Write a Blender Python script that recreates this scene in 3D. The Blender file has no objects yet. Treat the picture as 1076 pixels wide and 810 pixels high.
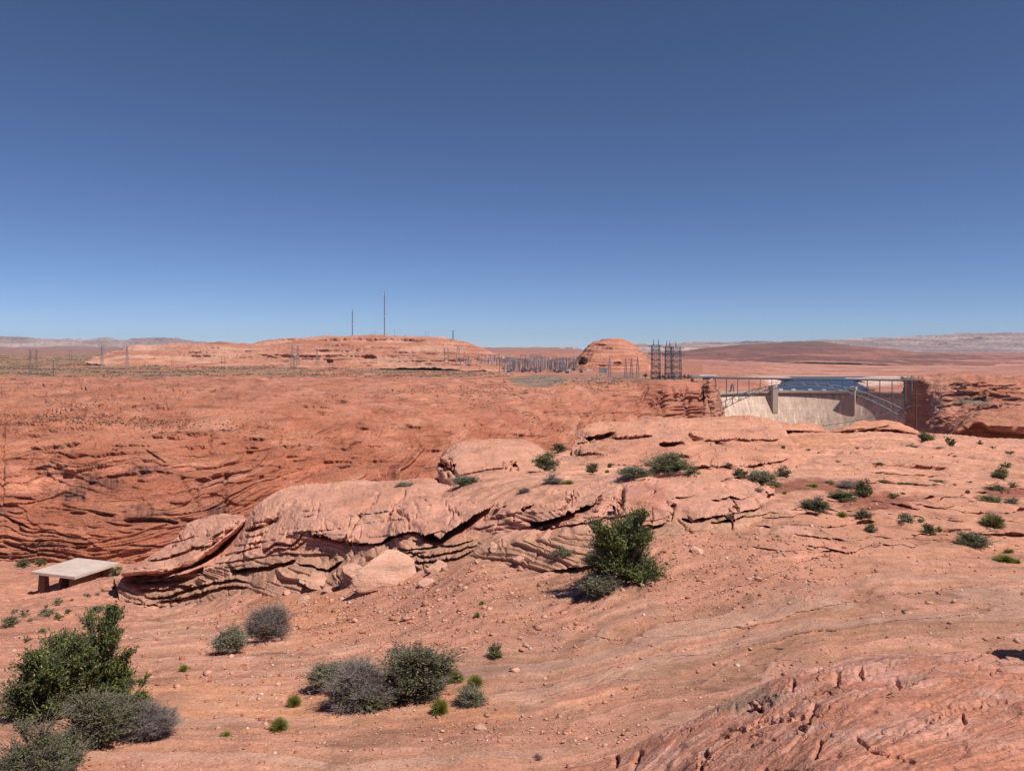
import bpy, math, random
import numpy as np
from mathutils import Vector, Euler

# ------------------------------------------------------------------ camera, sky, sun, exposure
scene = bpy.context.scene
FPX, UC, VH, IW, IH = 845.0, 538.0, 364.0, 1076.0, 810.0      # focal length in photo pixels, horizon row
cam_d = bpy.data.cameras.new("camera")
cam = bpy.data.objects.new("camera", cam_d)
scene.collection.objects.link(cam)
cam.location = (0, 0, 0)
cam.rotation_euler = (math.radians(90), 0, 0)
cam_d.sensor_fit = 'HORIZONTAL'
cam_d.sensor_width = 36.0
cam_d.lens = FPX * 36.0 / IW
cam_d.shift_y = -(IH / 2 - VH) / IW
cam_d.clip_start = 0.1
cam_d.clip_end = 120000.0
scene.camera = cam

SUN_EL, SUN_AZ = math.radians(57.0), math.radians(126.0)       # azimuth clockwise from +Y (view direction)
sun_dir = Vector((math.sin(SUN_AZ) * math.cos(SUN_EL), math.cos(SUN_AZ) * math.cos(SUN_EL), math.sin(SUN_EL)))
world = bpy.data.worlds.new("World")
scene.world = world
world.use_nodes = True
wn = world.node_tree
sky = wn.nodes.new('ShaderNodeTexSky')
sky.sky_type = 'NISHITA'
sky.sun_disc = False
sky.sun_elevation = SUN_EL
sky.sun_rotation = SUN_AZ
sky.altitude = 5600.0
sky.air_density = 1.0
sky.dust_density = 0.0
sky.ozone_density = 4.0
bg = wn.nodes['Background']
tint = wn.nodes.new('ShaderNodeMix'); tint.data_type = 'RGBA'; tint.blend_type = 'MULTIPLY'; tint.inputs[0].default_value = 1.0
tint.inputs[7].default_value = (1.0, 1.0, 1.10, 1)           # white balance of the photograph
wn.links.new(sky.outputs[0], tint.inputs[6]); wn.links.new(tint.outputs[2], bg.inputs[0])
bg.inputs[1].default_value = 0.068
sun_d = bpy.data.lights.new("sun", 'SUN')
sun_d.energy = 4.2
sun_d.angle = math.radians(0.5)
sun_d.color = (1.0, 0.945, 0.87)
sun = bpy.data.objects.new("sun", sun_d)
scene.collection.objects.link(sun)
sun.rotation_euler = sun_dir.to_track_quat('Z', 'Y').to_euler()
vs = scene.view_settings
vs.view_transform = 'Standard'
vs.look = 'None'
vs.exposure = 0.30
vs.gamma = 1.0
vs.use_curve_mapping = False
scene.cycles.max_bounces = 5
scene.cycles.volume_bounces = 0

rng = np.random.default_rng(7)
random.seed(7)
C = scene.collection

# ------------------------------------------------------------------ noise
_perm = np.random.default_rng(3).permutation(256).astype(np.int32)
_perm = np.concatenate([_perm, _perm])
_g = np.random.default_rng(4).normal(size=(256, 3)).astype(np.float32)
_g /= np.linalg.norm(_g, axis=1, keepdims=True)

def perlin(x, y, z):
    x = np.asarray(x, np.float32); y = np.asarray(y, np.float32); z = np.asarray(z, np.float32)
    x, y, z = np.broadcast_arrays(x, y, z)
    xf = np.floor(x); yf = np.floor(y); zf = np.floor(z)
    xi = xf.astype(np.int32) & 255; yi = yf.astype(np.int32) & 255; zi = zf.astype(np.int32) & 255
    x = x - xf; y = y - yf; z = z - zf
    fx = x * x * x * (x * (x * 6 - 15) + 10); fy = y * y * y * (y * (y * 6 - 15) + 10); fz = z * z * z * (z * (z * 6 - 15) + 10)
    out = np.zeros(x.shape, np.float32)
    for i in (0, 1):
        wx = fx if i else 1 - fx
        a = _perm[(xi + i) & 255]
        for j in (0, 1):
            wy = wx * (fy if j else 1 - fy)
            b = _perm[a + ((yi + j) & 255)]
            for k in (0, 1):
                w = wy * (fz if k else 1 - fz)
                g = _g[_perm[b + ((zi + k) & 255)]]
                out += w * (g[..., 0] * (x - i) + g[..., 1] * (y - j) + g[..., 2] * (z - k))
    return out * 1.6

def fbm(x, y, z, o=4, g=0.5):
    s = 0; a = 1.0; f = 1.0
    for i in range(o):
        s = s + a * perlin(x * f + 17.3 * i, y * f - 9.1 * i, z * f + 4.7 * i)
        a *= g; f *= 2.03
    return s

def sst(a, b, x):
    t = np.clip((x - a) / (b - a), 0, 1)
    return t * t * (3 - 2 * t)

_hard = np.random.default_rng(11).random(4096).astype(np.float32)
def cells(w, sharp=0.22):
    """random value per layer, steep steps between layers"""
    f = np.floor(w); t = w - f
    i = f.astype(np.int64) & 4095
    t = sst(0.5 - sharp, 0.5 + sharp, t)
    return _hard[i] * (1 - t) + _hard[(i + 1) & 4095] * t - 0.5

def saw(w, p=1.0):
    """bedding: each layer juts out at its lower edge and slopes back upward; strength random per layer"""
    f = np.floor(w); t = w - f
    h = _hard[f.astype(np.int64) & 4095]
    return h * sst(0, 0.10, t) * (1 - t) ** p

def blocks(x, y, z, sx, sy, sz, seed=0):
    """jointed blocks: random value of the nearest jittered cell, and distance to the joint"""
    a, b, c = x / sx, y / sy, z / sz
    ia, ib, ic = np.floor(a - .5), np.floor(b - .5), np.floor(c - .5)
    f1 = np.full(a.shape, 9.0); f2 = f1.copy(); val = np.zeros(a.shape)
    for i in (0, 1):
        for j in (0, 1):
            for k in (0, 1):
                n = ((ia + i) * 73.0 + (ib + j) * 179.0 + (ic + k) * 283.0 + seed).astype(np.int64) & 4095
                d = np.sqrt((a - ia - i - .5 - .7 * (_hard[n] - .5)) ** 2 + (b - ib - j - .5 - .7 * (_hard[(n + 97) & 4095] - .5)) ** 2 + (c - ic - k - .5 - .7 * (_hard[(n + 211) & 4095] - .5)) ** 2)
                m = d < f1
                f2 = np.where(m, f1, np.minimum(f2, d)); val = np.where(m, _hard[(n + 333) & 4095], val); f1 = np.where(m, d, f1)
    return val - .5, f2 - f1

# ------------------------------------------------------------------ lofted rock sheets
def at(u, v, Y):
    return Vector(((u - UC) / FPX * Y, Y, (VH - v) / FPX * Y))

def pchip(xk, yk, xq):
    xk = np.asarray(xk, float); yk = np.asarray(yk, float)
    h = np.diff(xk); sh = (len(h),) + (1,) * (yk.ndim - 1)
    d = np.diff(yk, axis=0) / h.reshape(sh)
    m = np.zeros_like(yk)
    if len(xk) > 2:
        w1 = (2 * h[1:] + h[:-1]).reshape((-1,) + sh[1:]); w2 = (h[1:] + 2 * h[:-1]).reshape((-1,) + sh[1:])
        with np.errstate(divide='ignore', invalid='ignore'):
            mm = (w1 + w2) / (w1 / d[:-1] + w2 / d[1:])
        m[1:-1] = np.where(d[:-1] * d[1:] > 0, mm, 0)
    m[0] = d[0]; m[-1] = d[-1]
    k = np.clip(np.searchsorted(xk, xq, side='right') - 1, 0, len(h) - 1)
    hh = h[k].reshape((-1,) + sh[1:]); t = ((xq - xk[k]) / h[k]).reshape((-1,) + sh[1:])
    return ((1 + 2 * t) * (1 - t) ** 2 * yk[k] + t * (1 - t) ** 2 * hh * m[k] + t * t * (3 - 2 * t) * yk[k + 1] + t * t * (t - 1) * hh * m[k + 1])

def loft(rows, nu, px=0.8, cap=60, lin=False):
    q = np.linspace(0, 1, nu); R = []
    for r in rows:
        r = np.array(r, float)
        s = (r[:, 0] - r[0, 0]) / (r[-1, 0] - r[0, 0])
        v = pchip(s, r[:, 1], q); Y = np.exp(pchip(s, np.log(r[:, 2]), q))
        u = r[0, 0] + q * (r[-1, 0] - r[0, 0])
        R.append(np.stack([(u - UC) / FPX * Y, Y, (VH - v) / FPX * Y], -1))
    R = np.array(R)
    uv = proj(R)
    d = np.clip(np.linalg.norm(np.diff(uv, axis=0), axis=-1).mean(1), 3, cap)
    t = np.concatenate([[0], np.cumsum(d)])
    n = int(t[-1] / px)
    tq = np.linspace(0, t[-1], n)
    if lin:
        k = np.clip(np.searchsorted(t, tq, side='right') - 1, 0, len(t) - 2); f = ((tq - t[k]) / (t[k + 1] - t[k]))[:, None, None]
        return R[k] * (1 - f) + R[k + 1] * f
    return pchip(t, R, tq)

def proj(P):
    Y = np.maximum(P[..., 1], 0.5)
    return np.stack([UC + FPX * P[..., 0] / Y, VH - FPX * P[..., 2] / Y], -1)

def normals(P):
    a = np.gradient(P, axis=0); b = np.gradient(P, axis=1)
    n = np.cross(a, b); n /= np.linalg.norm(n, axis=-1, keepdims=True) + 1e-12
    if (n * -P).sum(-1).mean() < 0: n = -n
    return n

def ledges(P, uv, feats, down=0.2, up=0.0, jk=1.0):
    """bedding ledges: rock above the line is pushed out, rock below it recessed (line given left to right)"""
    u, v = uv[..., 0], uv[..., 1]
    out = np.zeros(u.shape)
    for pts, o, i, wa, hb in feats:
        pts = np.array(pts, float)
        u0, u1 = pts[0, 0], pts[-1, 0]
        m = (u >= u0) & (u <= u1) & (v > pts[:, 1].min() - 4 * wa - 3) & (v < pts[:, 1].max() + 2 * hb + 3)
        if not m.any(): continue
        um, vm = u[m], v[m]
        jit = perlin(um / 9.0, um * 0 + pts[0, 1], um * 0 + 3.3) * 1.5 + perlin(um / 3.5, um * 0 + pts[0, 1], um * 0 + 8.3) * 0.5
        d = np.interp(um, pts[:, 0], pts[:, 1]) + jit * jk * min(1.0, hb / 5.0) - vm
        e = min(10.0, (u1 - u0) * 0.35)
        tp = sst(0, e, um - u0) * sst(0, e, u1 - um)
        hh = hb * (0.55 + 0.45 * tp)
        k = sst(-0.8, 0.8, d)
        prof = k * o * np.exp(-np.maximum(d, 0) / wa) - (1 - k) * i * (1 - sst(0.45, 1.0, -d / hh))
        out[m] += prof * tp
    P[..., 1] -= out
    P[..., 2] += np.where(out < 0, out * down, out * up)
    return P

def cracks(P, uv, N, feats):
    u, v = uv[..., 0], uv[..., 1]
    out = np.zeros(u.shape)
    for pts, depth, w in feats:
        pts = np.array(pts, float)
        lo, hi = pts.min(0) - 4 * w, pts.max(0) + 4 * w
        m = (u > lo[0]) & (u < hi[0]) & (v > lo[1]) & (v < hi[1])
        if not m.any(): continue
        p = np.stack([u[m], v[m]], -1)
        p = p + np.stack([perlin(p[:, 0] / 6, p[:, 1] / 6, 1.5), perlin(p[:, 0] / 6, p[:, 1] / 6, 7.5)], -1) * 1.5
        best = np.full(len(p), 1e9)
        for a, b in zip(pts[:-1], pts[1:]):
            ab = b - a
            t = np.clip(((p - a) @ ab) / (ab @ ab + 1e-9), 0, 1)
            best = np.minimum(best, np.linalg.norm(p - a - t[:, None] * ab, axis=1))
        out[m] = np.maximum(out[m], depth * np.exp(-(best / w) ** 2))
    P -= N * out[..., None]
    return P

def grid_mesh(name, P, mat, col=None, kind=None):
    nv, nu = P.shape[:2]
    me = bpy.data.meshes.new(name)
    me.vertices.add(nv * nu)
    me.vertices.foreach_set("co", np.ascontiguousarray(P.reshape(-1, 3), np.float32).ravel())
    i = np.arange(nv * nu, dtype=np.int32).reshape(nv, nu)
    q = np.stack([i[:-1, :-1], i[:-1, 1:], i[1:, 1:], i[1:, :-1]], -1).reshape(-1, 4)
    # outward faces
    a, b, c = (P.reshape(-1, 3)[q[len(q) // 2][k]] for k in (0, 1, 3))
    nf = len(q)
    me.loops.add(nf * 4); me.polygons.add(nf)
    me.loops.foreach_set("vertex_index", q.ravel())
    me.polygons.foreach_set("loop_start", np.arange(0, nf * 4, 4, dtype=np.int32))
    me.polygons.foreach_set("use_smooth", np.ones(nf, bool))
    if col is not None:
        ca = me.color_attributes.new("Col", 'FLOAT_COLOR', 'POINT')
        c4 = np.ones((nv * nu, 4), np.float32); c4[:, :3] = np.clip(col.reshape(-1, 3) * np.array([1.0, .94, .925]), 0.005, 0.9)
        ca.data.foreach_set("color", c4.ravel())
    me.update(calc_edges=True)
    me.materials.append(mat)
    o = bpy.data.objects.new(name, me)
    C.objects.link(o)
    if kind: o['kind'] = kind
    return o

# surface lookup used to stand plants and stones on the rock that is there
DB = np.full((420, 560), 1e9); DBP = np.zeros((420, 560, 3))
def register(P):
    p = P.reshape(-1, 3); uv = proj(p)
    iu = (uv[:, 0] / 2).astype(int) + 5; iv = (uv[:, 1] / 2).astype(int)
    m = (iu >= 0) & (iu < 560) & (iv >= 0) & (iv < 420) & (p[:, 1] > 2)
    p = p[m]; iu = iu[m]; iv = iv[m]
    o = np.argsort(-p[:, 1])
    p = p[o]; iu = iu[o]; iv = iv[o]
    k = p[:, 1] < DB[iv, iu]
    DB[iv[k], iu[k]] = p[k, 1]; DBP[iv[k], iu[k]] = p[k]
def ground_at(u, v):
    iu = int(u / 2) + 5; iv = int(v / 2)
    for r in range(0, 6):
        best = None
        for a in range(-r, r + 1):
            for b in range(-r, r + 1):
                x, y = min(max(iu + b, 0), 559), min(max(iv + a, 0), 419)
                if DB[y, x] < 1e8:
                    d = abs(a) + abs(b)
                    if best is None or d < best[0]: best = (d, DBP[y, x])
        if best: return Vector(best[1])
    return at(u, v, 30)

# ------------------------------------------------------------------ materials
def nodes(name):
    m = bpy.data.materials.new(name); m.use_nodes = True
    nt = m.node_tree
    b = nt.nodes['Principled BSDF']
    b.inputs['Roughness'].default_value = 0.92
    b.inputs['Specular IOR Level'].default_value = 0.25
    return m, nt, b

def noise_node(nt, vec, scale, detail=4, rough=0.6, dist=0.0):
    n = nt.nodes.new('ShaderNodeTexNoise')
    n.inputs['Scale'].default_value = scale; n.inputs['Detail'].default_value = detail
    n.inputs['Roughness'].default_value = rough; n.inputs['Distortion'].default_value = dist
    nt.links.new(vec, n.inputs['Vector'])
    return n.outputs['Fac']

def ramp(nt, fac, stops):
    r = nt.nodes.new('ShaderNodeValToRGB')
    e = r.color_ramp.elements
    while len(e) < len(stops): e.new(0.5)
    for k, (p, c) in zip(e, stops):
        k.position = p; k.color = (c, c, c, 1) if not isinstance(c, tuple) else (*c, 1)
    nt.links.new(fac, r.inputs[0])
    return r.outputs[0]

def mapping(nt, scale=(1, 1, 1), rot=(0, 0, 0)):
    g = nt.nodes.new('ShaderNodeNewGeometry')
    m = nt.nodes.new('ShaderNodeMapping')
    m.inputs['Scale'].default_value = scale; m.inputs['Rotation'].default_value = rot
    nt.links.new(g.outputs['Position'], m.inputs['Vector'])
    return m.outputs[0]

def mult(nt, a, b, fac=1.0):
    x = nt.nodes.new('ShaderNodeMix'); x.data_type = 'RGBA'; x.blend_type = 'MULTIPLY'
    x.inputs[0].default_value = fac
    nt.links.new(a, x.inputs[6]); nt.links.new(b, x.inputs[7])
    return x.outputs[2]

def math_node(nt, op, a, b):
    x = nt.nodes.new('ShaderNodeMath'); x.operation = op
    for s, k in zip((a, b), (0, 1)):
        if isinstance(s, (int, float)): x.inputs[k].default_value = s
        else: nt.links.new(s, x.inputs[k])
    return x.outputs[0]

def rock_mat(name, s, tilt=(0.25, 0.1, 0), bump=0.5, strat=6.0, amt=1.0):
    """s: size in metres of the coarse mottling; strata are flattened noise along tilted beds"""
    m, nt, b = nodes(name)
    a = nt.nodes.new('ShaderNodeAttribute'); a.attribute_name = "Col"
    v1 = mapping(nt); v2 = mapping(nt, (0.35, 0.35, strat), tilt)
    blotch = noise_node(nt, v1, 1.0 / s, 5, 0.62)
    lay = noise_node(nt, v2, 0.55 / s, 5, 0.62, 0.4)
    fine = noise_node(nt, v1, 9.0 / s, 5, 0.7)
    lo = 1 - 0.30 * amt; hi = 1 + 0.28 * amt
    c = mult(nt, a.outputs['Color'], ramp(nt, blotch, [(0.28, 1 - .16 * amt), (0.72, 1 + .16 * amt)]))
    c = mult(nt, c, ramp(nt, lay, [(0.30, 1 - .50 * amt), (0.42, 1 - .10 * amt), (0.5, 1.0), (0.60, 1 + .10 * amt), (.70, 1 + .36 * amt)]))
    c = mult(nt, c, ramp(nt, fine, [(0.32, 1 - 0.38 * amt), (.48, 1.0), (0.68, 1 + 0.30 * amt)]))
    nt.links.new(c, b.inputs['Base Color'])
    h = math_node(nt, 'ADD', math_node(nt, 'MULTIPLY', lay, 1.8), math_node(nt, 'MULTIPLY', fine, 0.45))
    h = math_node(nt, 'ADD', h, math_node(nt, 'MULTIPLY', blotch, 0.5))
    bp = nt.nodes.new('ShaderNodeBump')
    bp.inputs['Strength'].default_value = bump; bp.inputs['Distance'].default_value = 0.18 * s
    nt.links.new(h, bp.inputs['Height']); nt.links.new(bp.outputs[0], b.inputs['Normal'])
    return m

def plain_mat(name, col, rough=0.7, metal=0.0, var=0.15, s=0.3, bump=0.0):
    m, nt, b = nodes(name)
    b.inputs['Roughness'].default_value = rough; b.inputs['Metallic'].default_value = metal
    v = mapping(nt)
    n = noise_node(nt, v, 1.0 / s, 4, 0.6)
    rgb = nt.nodes.new('ShaderNodeRGB'); rgb.outputs[0].default_value = (*col, 1)
    c = mult(nt, rgb.outputs[0], ramp(nt, n, [(0.3, 1 - var), (0.7, 1 + var)]))
    nt.links.new(c, b.inputs['Base Color'])
    if bump:
        bp = nt.nodes.new('ShaderNodeBump'); bp.inputs['Strength'].default_value = bump; bp.inputs['Distance'].default_value = s * 0.2
        nt.links.new(n, bp.inputs['Height']); nt.links.new(bp.outputs[0], b.inputs['Normal'])
    return m

def attr_mat(name, rough=0.85, var=0.0, s=0.05, spec=0.2, transl=0.0):
    m, nt, b = nodes(name)
    b.inputs['Roughness'].default_value = rough; b.inputs['Specular IOR Level'].default_value = spec
    a = nt.nodes.new('ShaderNodeAttribute'); a.attribute_name = "Col"
    c = a.outputs['Color']
    if var:
        c = mult(nt, c, ramp(nt, noise_node(nt, mapping(nt), 1.0 / s, 3), [(0.3, 1 - var), (0.7, 1 + var)]))
    nt.links.new(c, b.inputs['Base Color'])
    if transl:
        t = nt.nodes.new('ShaderNodeBsdfTranslucent'); mx = nt.nodes.new('ShaderNodeMixShader')
        mx.inputs[0].default_value = transl
        nt.links.new(c, t.inputs[0]); nt.links.new(b.outputs[0], mx.inputs[1]); nt.links.new(t.outputs[0], mx.inputs[2])
        nt.links.new(mx.outputs[0], nt.nodes['Material Output'].inputs[0])
    return m

# ------------------------------------------------------------------ small mesh helpers and tagging
class MB:
    def __init__(s): s.v = []; s.f = []
    def add(s, vs, fs):
        k = len(s.v); s.v += [tuple(p) for p in vs]; s.f += [tuple(i + k for i in f) for f in fs]
        return s
    def hexa(s, b, t):
        return s.add(list(b) + list(t), [(3, 2, 1, 0), (4, 5, 6, 7), (0, 1, 5, 4), (1, 2, 6, 5), (2, 3, 7, 6), (3, 0, 4, 7)])
    def box(s, c, d, rz=0.0):
        x, y, z = (k / 2 for k in d); c = Vector(c); ca, sa = math.cos(rz), math.sin(rz)
        q = [(-x, -y), (x, -y), (x, y), (-x, y)]
        q = [(c.x + a * ca - b * sa, c.y + a * sa + b * ca) for a, b in q]
        return s.hexa([(a, b, c.z - z) for a, b in q], [(a, b, c.z + z) for a, b in q])
    def bar(s, p, q, r, r2=None, n=4):
        p = Vector(p); q = Vector(q); d = (q - p)
        if d.length < 1e-6: return s
        d.normalize(); r2 = r if r2 is None else r2
        a = d.orthogonal().normalized(); b = d.cross(a)
        ring = lambda c, rr: [c + (a * math.cos(2 * math.pi * (i + .5) / n) + b * math.sin(2 * math.pi * (i + .5) / n)) * rr for i in range(n)]
        fs = [(i, (i + 1) % n, n + (i + 1) % n, n + i) for i in range(n)] + [tuple(range(n - 1, -1, -1)), tuple(range(n, 2 * n))]
        return s.add(ring(p, r) + ring(q, r2), fs)
    def build(s, name, mat, parent=None, smooth=False, bevel=0.0):
        me = bpy.data.meshes.new(name); me.from_pydata(s.v, [], s.f)
        me.materials.append(mat)
        if smooth: me.polygons.foreach_set("use_smooth", np.ones(len(me.polygons), bool))
        o = bpy.data.objects.new(name, me); C.objects.link(o)
        if parent is not None: o.parent = parent
        if bevel:
            bv = o.modifiers.new('bevel', 'BEVEL'); bv.width = bevel; bv.segments = 2
        return o

def tag(o, label, cat, group=None):
    o['label'] = label; o['category'] = cat
    if group: o['group'] = group
    return o
def empty(name, loc, label, cat, group=None, rz=0.0):
    o = bpy.data.objects.new(name, None); C.objects.link(o)
    o.location = loc; o.rotation_euler = (0, 0, rz); o.empty_display_size = 0.3
    return tag(o, label, cat, group)
def copy_tree(o, parent=None):
    c = o.copy(); C.objects.link(c)
    if parent is not None: c.parent = parent
    for ch in o.children: copy_tree(ch, c)
    return c

# ================================================================== ROCK COLOURS
PINK = np.array([0.55, 0.285, 0.20]); SALMON = np.array([0.47, 0.215, 0.14]); TAN = np.array([0.42, 0.218, 0.14])
GREY = np.array([0.35, 0.192, 0.128]); SAND = np.array([0.52, 0.24, 0.125]); RED = np.array([0.36, 0.115, 0.065])
DEEP = np.array([0.33, 0.12, 0.068]); PALE = np.array([0.58, 0.35, 0.26]); OLIVE = np.array([0.20, 0.165, 0.10])
CREAM = np.array([0.60, 0.46, 0.36]); VARN = np.array([0.075, 0.04, 0.04]); SOIL = np.array([0.24, 0.085, 0.055])

def lerp(a, b, m): return a + (b - a) * m[..., None]
def full(c, P): return np.broadcast_to(c, P.shape).copy()
def blob(uv, cu, cv, ru, rv, rough=0.5, soft=0.35):
    u, v = uv[..., 0], uv[..., 1]
    d = np.sqrt(((u - cu) / ru) ** 2 + ((v - cv) / rv) ** 2)
    d = d + rough * fbm(u / (ru * 0.5), v / (rv * 0.5), cu * 0.1, 4)
    return 1 - sst(1 - soft, 1 + soft, d)

rm_near = rock_mat('ground_rock', 0.55, (0.03, 0.0, 0.05), 0.7, 2.2, 1.0)
rm_ledge = rock_mat('ledge_sandstone', 0.9, (0.20, 0.26, 0), 0.55, 7.0, 0.62)
rm_front = rock_mat('red_sandstone', 0.45, (0.25, 0.35, 0), 0.8, 4.0, 0.9)
rm_mid = rock_mat('canyon_sandstone', 9.0, (0.14, 0.04, 0), 1.0, 8.0, 1.0)
rm_far = rock_mat('plateau_rock', 40.0, (0.0, 0.02, 0), 0.5, 10.0, 0.8)
rm_mesa = rock_mat('mesa_rock', 500.0, (0.0, 0.0, 0), 0.6, 8.0, 1.0)

# ================================================================== NEAR GROUND (our side of the canyon)
cols = {   # photo column: (depth, row) pairs, or (depth, None, height)
 -260: [(11.5, 960), (15.5, 812), (20, 742), (30, 690), (45, 655), (60, 636), (72, 622), (84, None, -24.5), (97, 603), (125, 591), (180, None, -62), (300, None, -100), (700, None, -220)],
 0: [(11.5, 960), (15.5, 812), (20, 742), (30, 690), (45, 656), (60, 636), (70, 624), (82, None, -24.6), (98, 603), (125, 590), (180, None, -62), (300, None, -100), (700, None, -220)],
 50: [(11.5, 960), (15.5, 812), (20, 742), (30, 689), (45, 654), (60, 634), (69, 622), (78, None, -25.2), (92, None, -25.9), (98, 600), (122, 592), (180, None, -62), (300, None, -100), (700, None, -220)],
 82: [(11.5, 960), (15.5, 812), (20.2, 741), (29.5, 690), (44, 658), (59, 635), (66, 624), (71.5, 616), (80, None, -25.2), (93, None, -26), (100, 600), (119, 594), (180, None, -62), (300, None, -100), (700, None, -220)],
 110: [(11.5, 960), (15.5, 812), (20.3, 741), (29, 690), (43, 661), (58, 635), (66, 620), (74, 608.5), (82, None, -25), (94, None, -26), (115, 597), (180, None, -62), (300, None, -100), (700, None, -220)],
 160: [(11.5, 960), (15.5, 812), (20.5, 740), (28.5, 690), (40, 663), (54, 645), (62, 628), (75, 606), (90, None, -25.5), (110, None, -31), (180, None, -62), (300, None, -100), (700, None, -220)],
 270: [(11.5, 960), (15.5, 811), (20.5, 740), (27, 690), (36, 660), (46, 633), (54, 603), (64, None, -15.5), (80, None, -20), (100, None, -32), (180, None, -62), (300, None, -100), (700, None, -220)],
 400: [(11.5, 960), (15.5, 811), (19.5, 745), (24, 700), (30, 660), (37, 630), (44, 598), (54, None, -12.2), (68, None, -13), (90, None, -24), (180, None, -60), (300, None, -100), (700, None, -220)],
 500: [(11.5, 960), (15.4, 811), (19.5, 745), (23, 700), (29, 650), (35, 611), (40, 584), (50, None, -9.3), (60, 504), (72, 496), (90, None, -17), (180, None, -58), (300, None, -100), (700, None, -220)],
 600: [(11.5, 960), (15.2, 811), (19, 745), (22.4, 700), (27.5, 650), (33, 611), (38, 578), (48, None, -8.1), (60, 491), (70, 480), (78, 474), (95, None, -14), (180, None, -55), (300, None, -100), (700, None, -220)],
 655: [(11.5, 960), (15, 811), (18.6, 745), (22, 700), (26.5, 650), (30.5, 612), (36, 566), (46, 514), (54, 495), (62, 486), (72, 480), (95, None, -14), (180, None, -55), (300, None, -100), (700, None, -220)],
 730: [(11.5, 960), (15, 811), (18.4, 745), (21.8, 700), (26, 650), (30.2, 606), (36, 553), (46, 511), (54, 497), (62, 488), (75, 483), (95, None, -14), (180, None, -50), (300, None, -90), (700, None, -220)],
 800: [(11.5, 960), (15, 811), (18, 745), (21.5, 700), (25.5, 650), (30, 600), (35, 556), (40, 530), (47, 512), (55, 500), (64, 490), (80, 476), (98, 458), (106, 456), (150, None, -22), (300, None, -60), (700, None, -220)],
 900: [(11.5, 960), (14.8, 811), (18, 745), (21, 700), (25, 650), (30.5, 600), (36.5, 560), (43, 529), (53, 505), (68, 481), (85, 465), (101, 455), (107, 453), (150, None, -20), (300, None, -42), (700, None, -220)],
 985: [(11.5, 960), (14.8, 811), (18, 745), (21.2, 695), (25.2, 645), (31, 600), (37, 566), (43, 537), (52.5, 512), (65, 490), (80, 474), (98, 463), (112, 457), (150, None, -20), (300, None, -42), (700, None, -220)],
 1076: [(11.5, 960), (14.8, 811), (18, 745), (21.5, 690), (25.5, 640), (31, 600), (37, 570), (43, 545), (52, 520), (62, 500), (78, 481), (100, 467), (118, 462), (150, None, -20), (300, None, -42), (700, None, -220)],
 1340: [(11.5, 960), (14.8, 811), (18, 745), (21.5, 690), (25.5, 640), (31, 600), (37, 570), (43, 545), (52, 520), (62, 500), (78, 481), (100, 467), (118, 462), (150, None, -20), (300, None, -42), (700, None, -220)]}
def ground_sheet():
    NU = 1280
    ly = np.concatenate([np.linspace(math.log(12.0), math.log(130), 790), np.linspace(math.log(130), math.log(690), 60)[1:]])
    ks = sorted(cols)
    Z = []
    for k in ks:
        c = cols[k]
        y = np.log([p[0] for p in c]); z = [p[2] if p[1] is None else (VH - p[1]) / FPX * p[0] for p in c]
        Z.append(pchip(y, np.array(z), ly))
    u = np.linspace(-250, 1330, NU)
    Z = pchip(np.array(ks, float), np.array(Z), u).T          # rows: depth, cols: u
    Y = np.exp(ly)[:, None] * np.ones(NU); X = (u - UC) / FPX * Y
    for _ in range(2):
        Z[1:-1] = (Z[:-2] + 2 * Z[1:-1] + Z[2:]) / 4
    return np.stack([X, Y, Z], -1)

P = ground_sheet()
uv = proj(P)
x, y, z = P[..., 0], P[..., 1], P[..., 2]
sc = np.clip(y / 30, 0.5, 4)
z += 0.16 * sc * fbm(x / 5 / sc, y / 5 / sc, 0.3, 3)
# bedding planes of the cross-bedded rock: swooping contour ledges
w = (-0.40 * (y - .36 * np.maximum(x, -3) * sst(-6, 4, x)) + 1.3 * z + 0.95 * fbm(x / 15, y / 6, 1.7, 2) + 0.12 * fbm(x / 2.2, y / 1.0, 2.2, 3)) / 0.36
w2 = w * 2.7 + 0.3 * perlin(x * 1.5, y * 1.5, 0.7)
band = cells(w, 0.13); band2 = cells(w2, 0.2)
w3 = w2 * 2.6 + 0.4 * perlin(x * 3, y * 3, 2.7)
band3 = cells(w3, 0.25)
rubble = np.maximum.reduce([blob(uv, 745, 585, 130, 48, .5), blob(uv, 450, 645, 120, 42, .6), blob(uv, 300, 640, 70, 35, .6), blob(uv, 560, 655, 60, 30, .6) * .6, blob(uv, 250, 720, 120, 22, .8) * .5, blob(uv, 560, 770, 260, 14, .9) * .7])
P[..., 2] += np.minimum(sc, 2.0) * (0.13 * band + 0.07 * band2 + 0.035 * band3) * (1 - 0.6 * rubble)
P[..., 2] += 0.035 * sc * fbm(x / 0.7, y / 0.7, 5.1, 4) + 0.02 * rubble * fbm(x / .25, y / .25, 1.1, 2)
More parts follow.
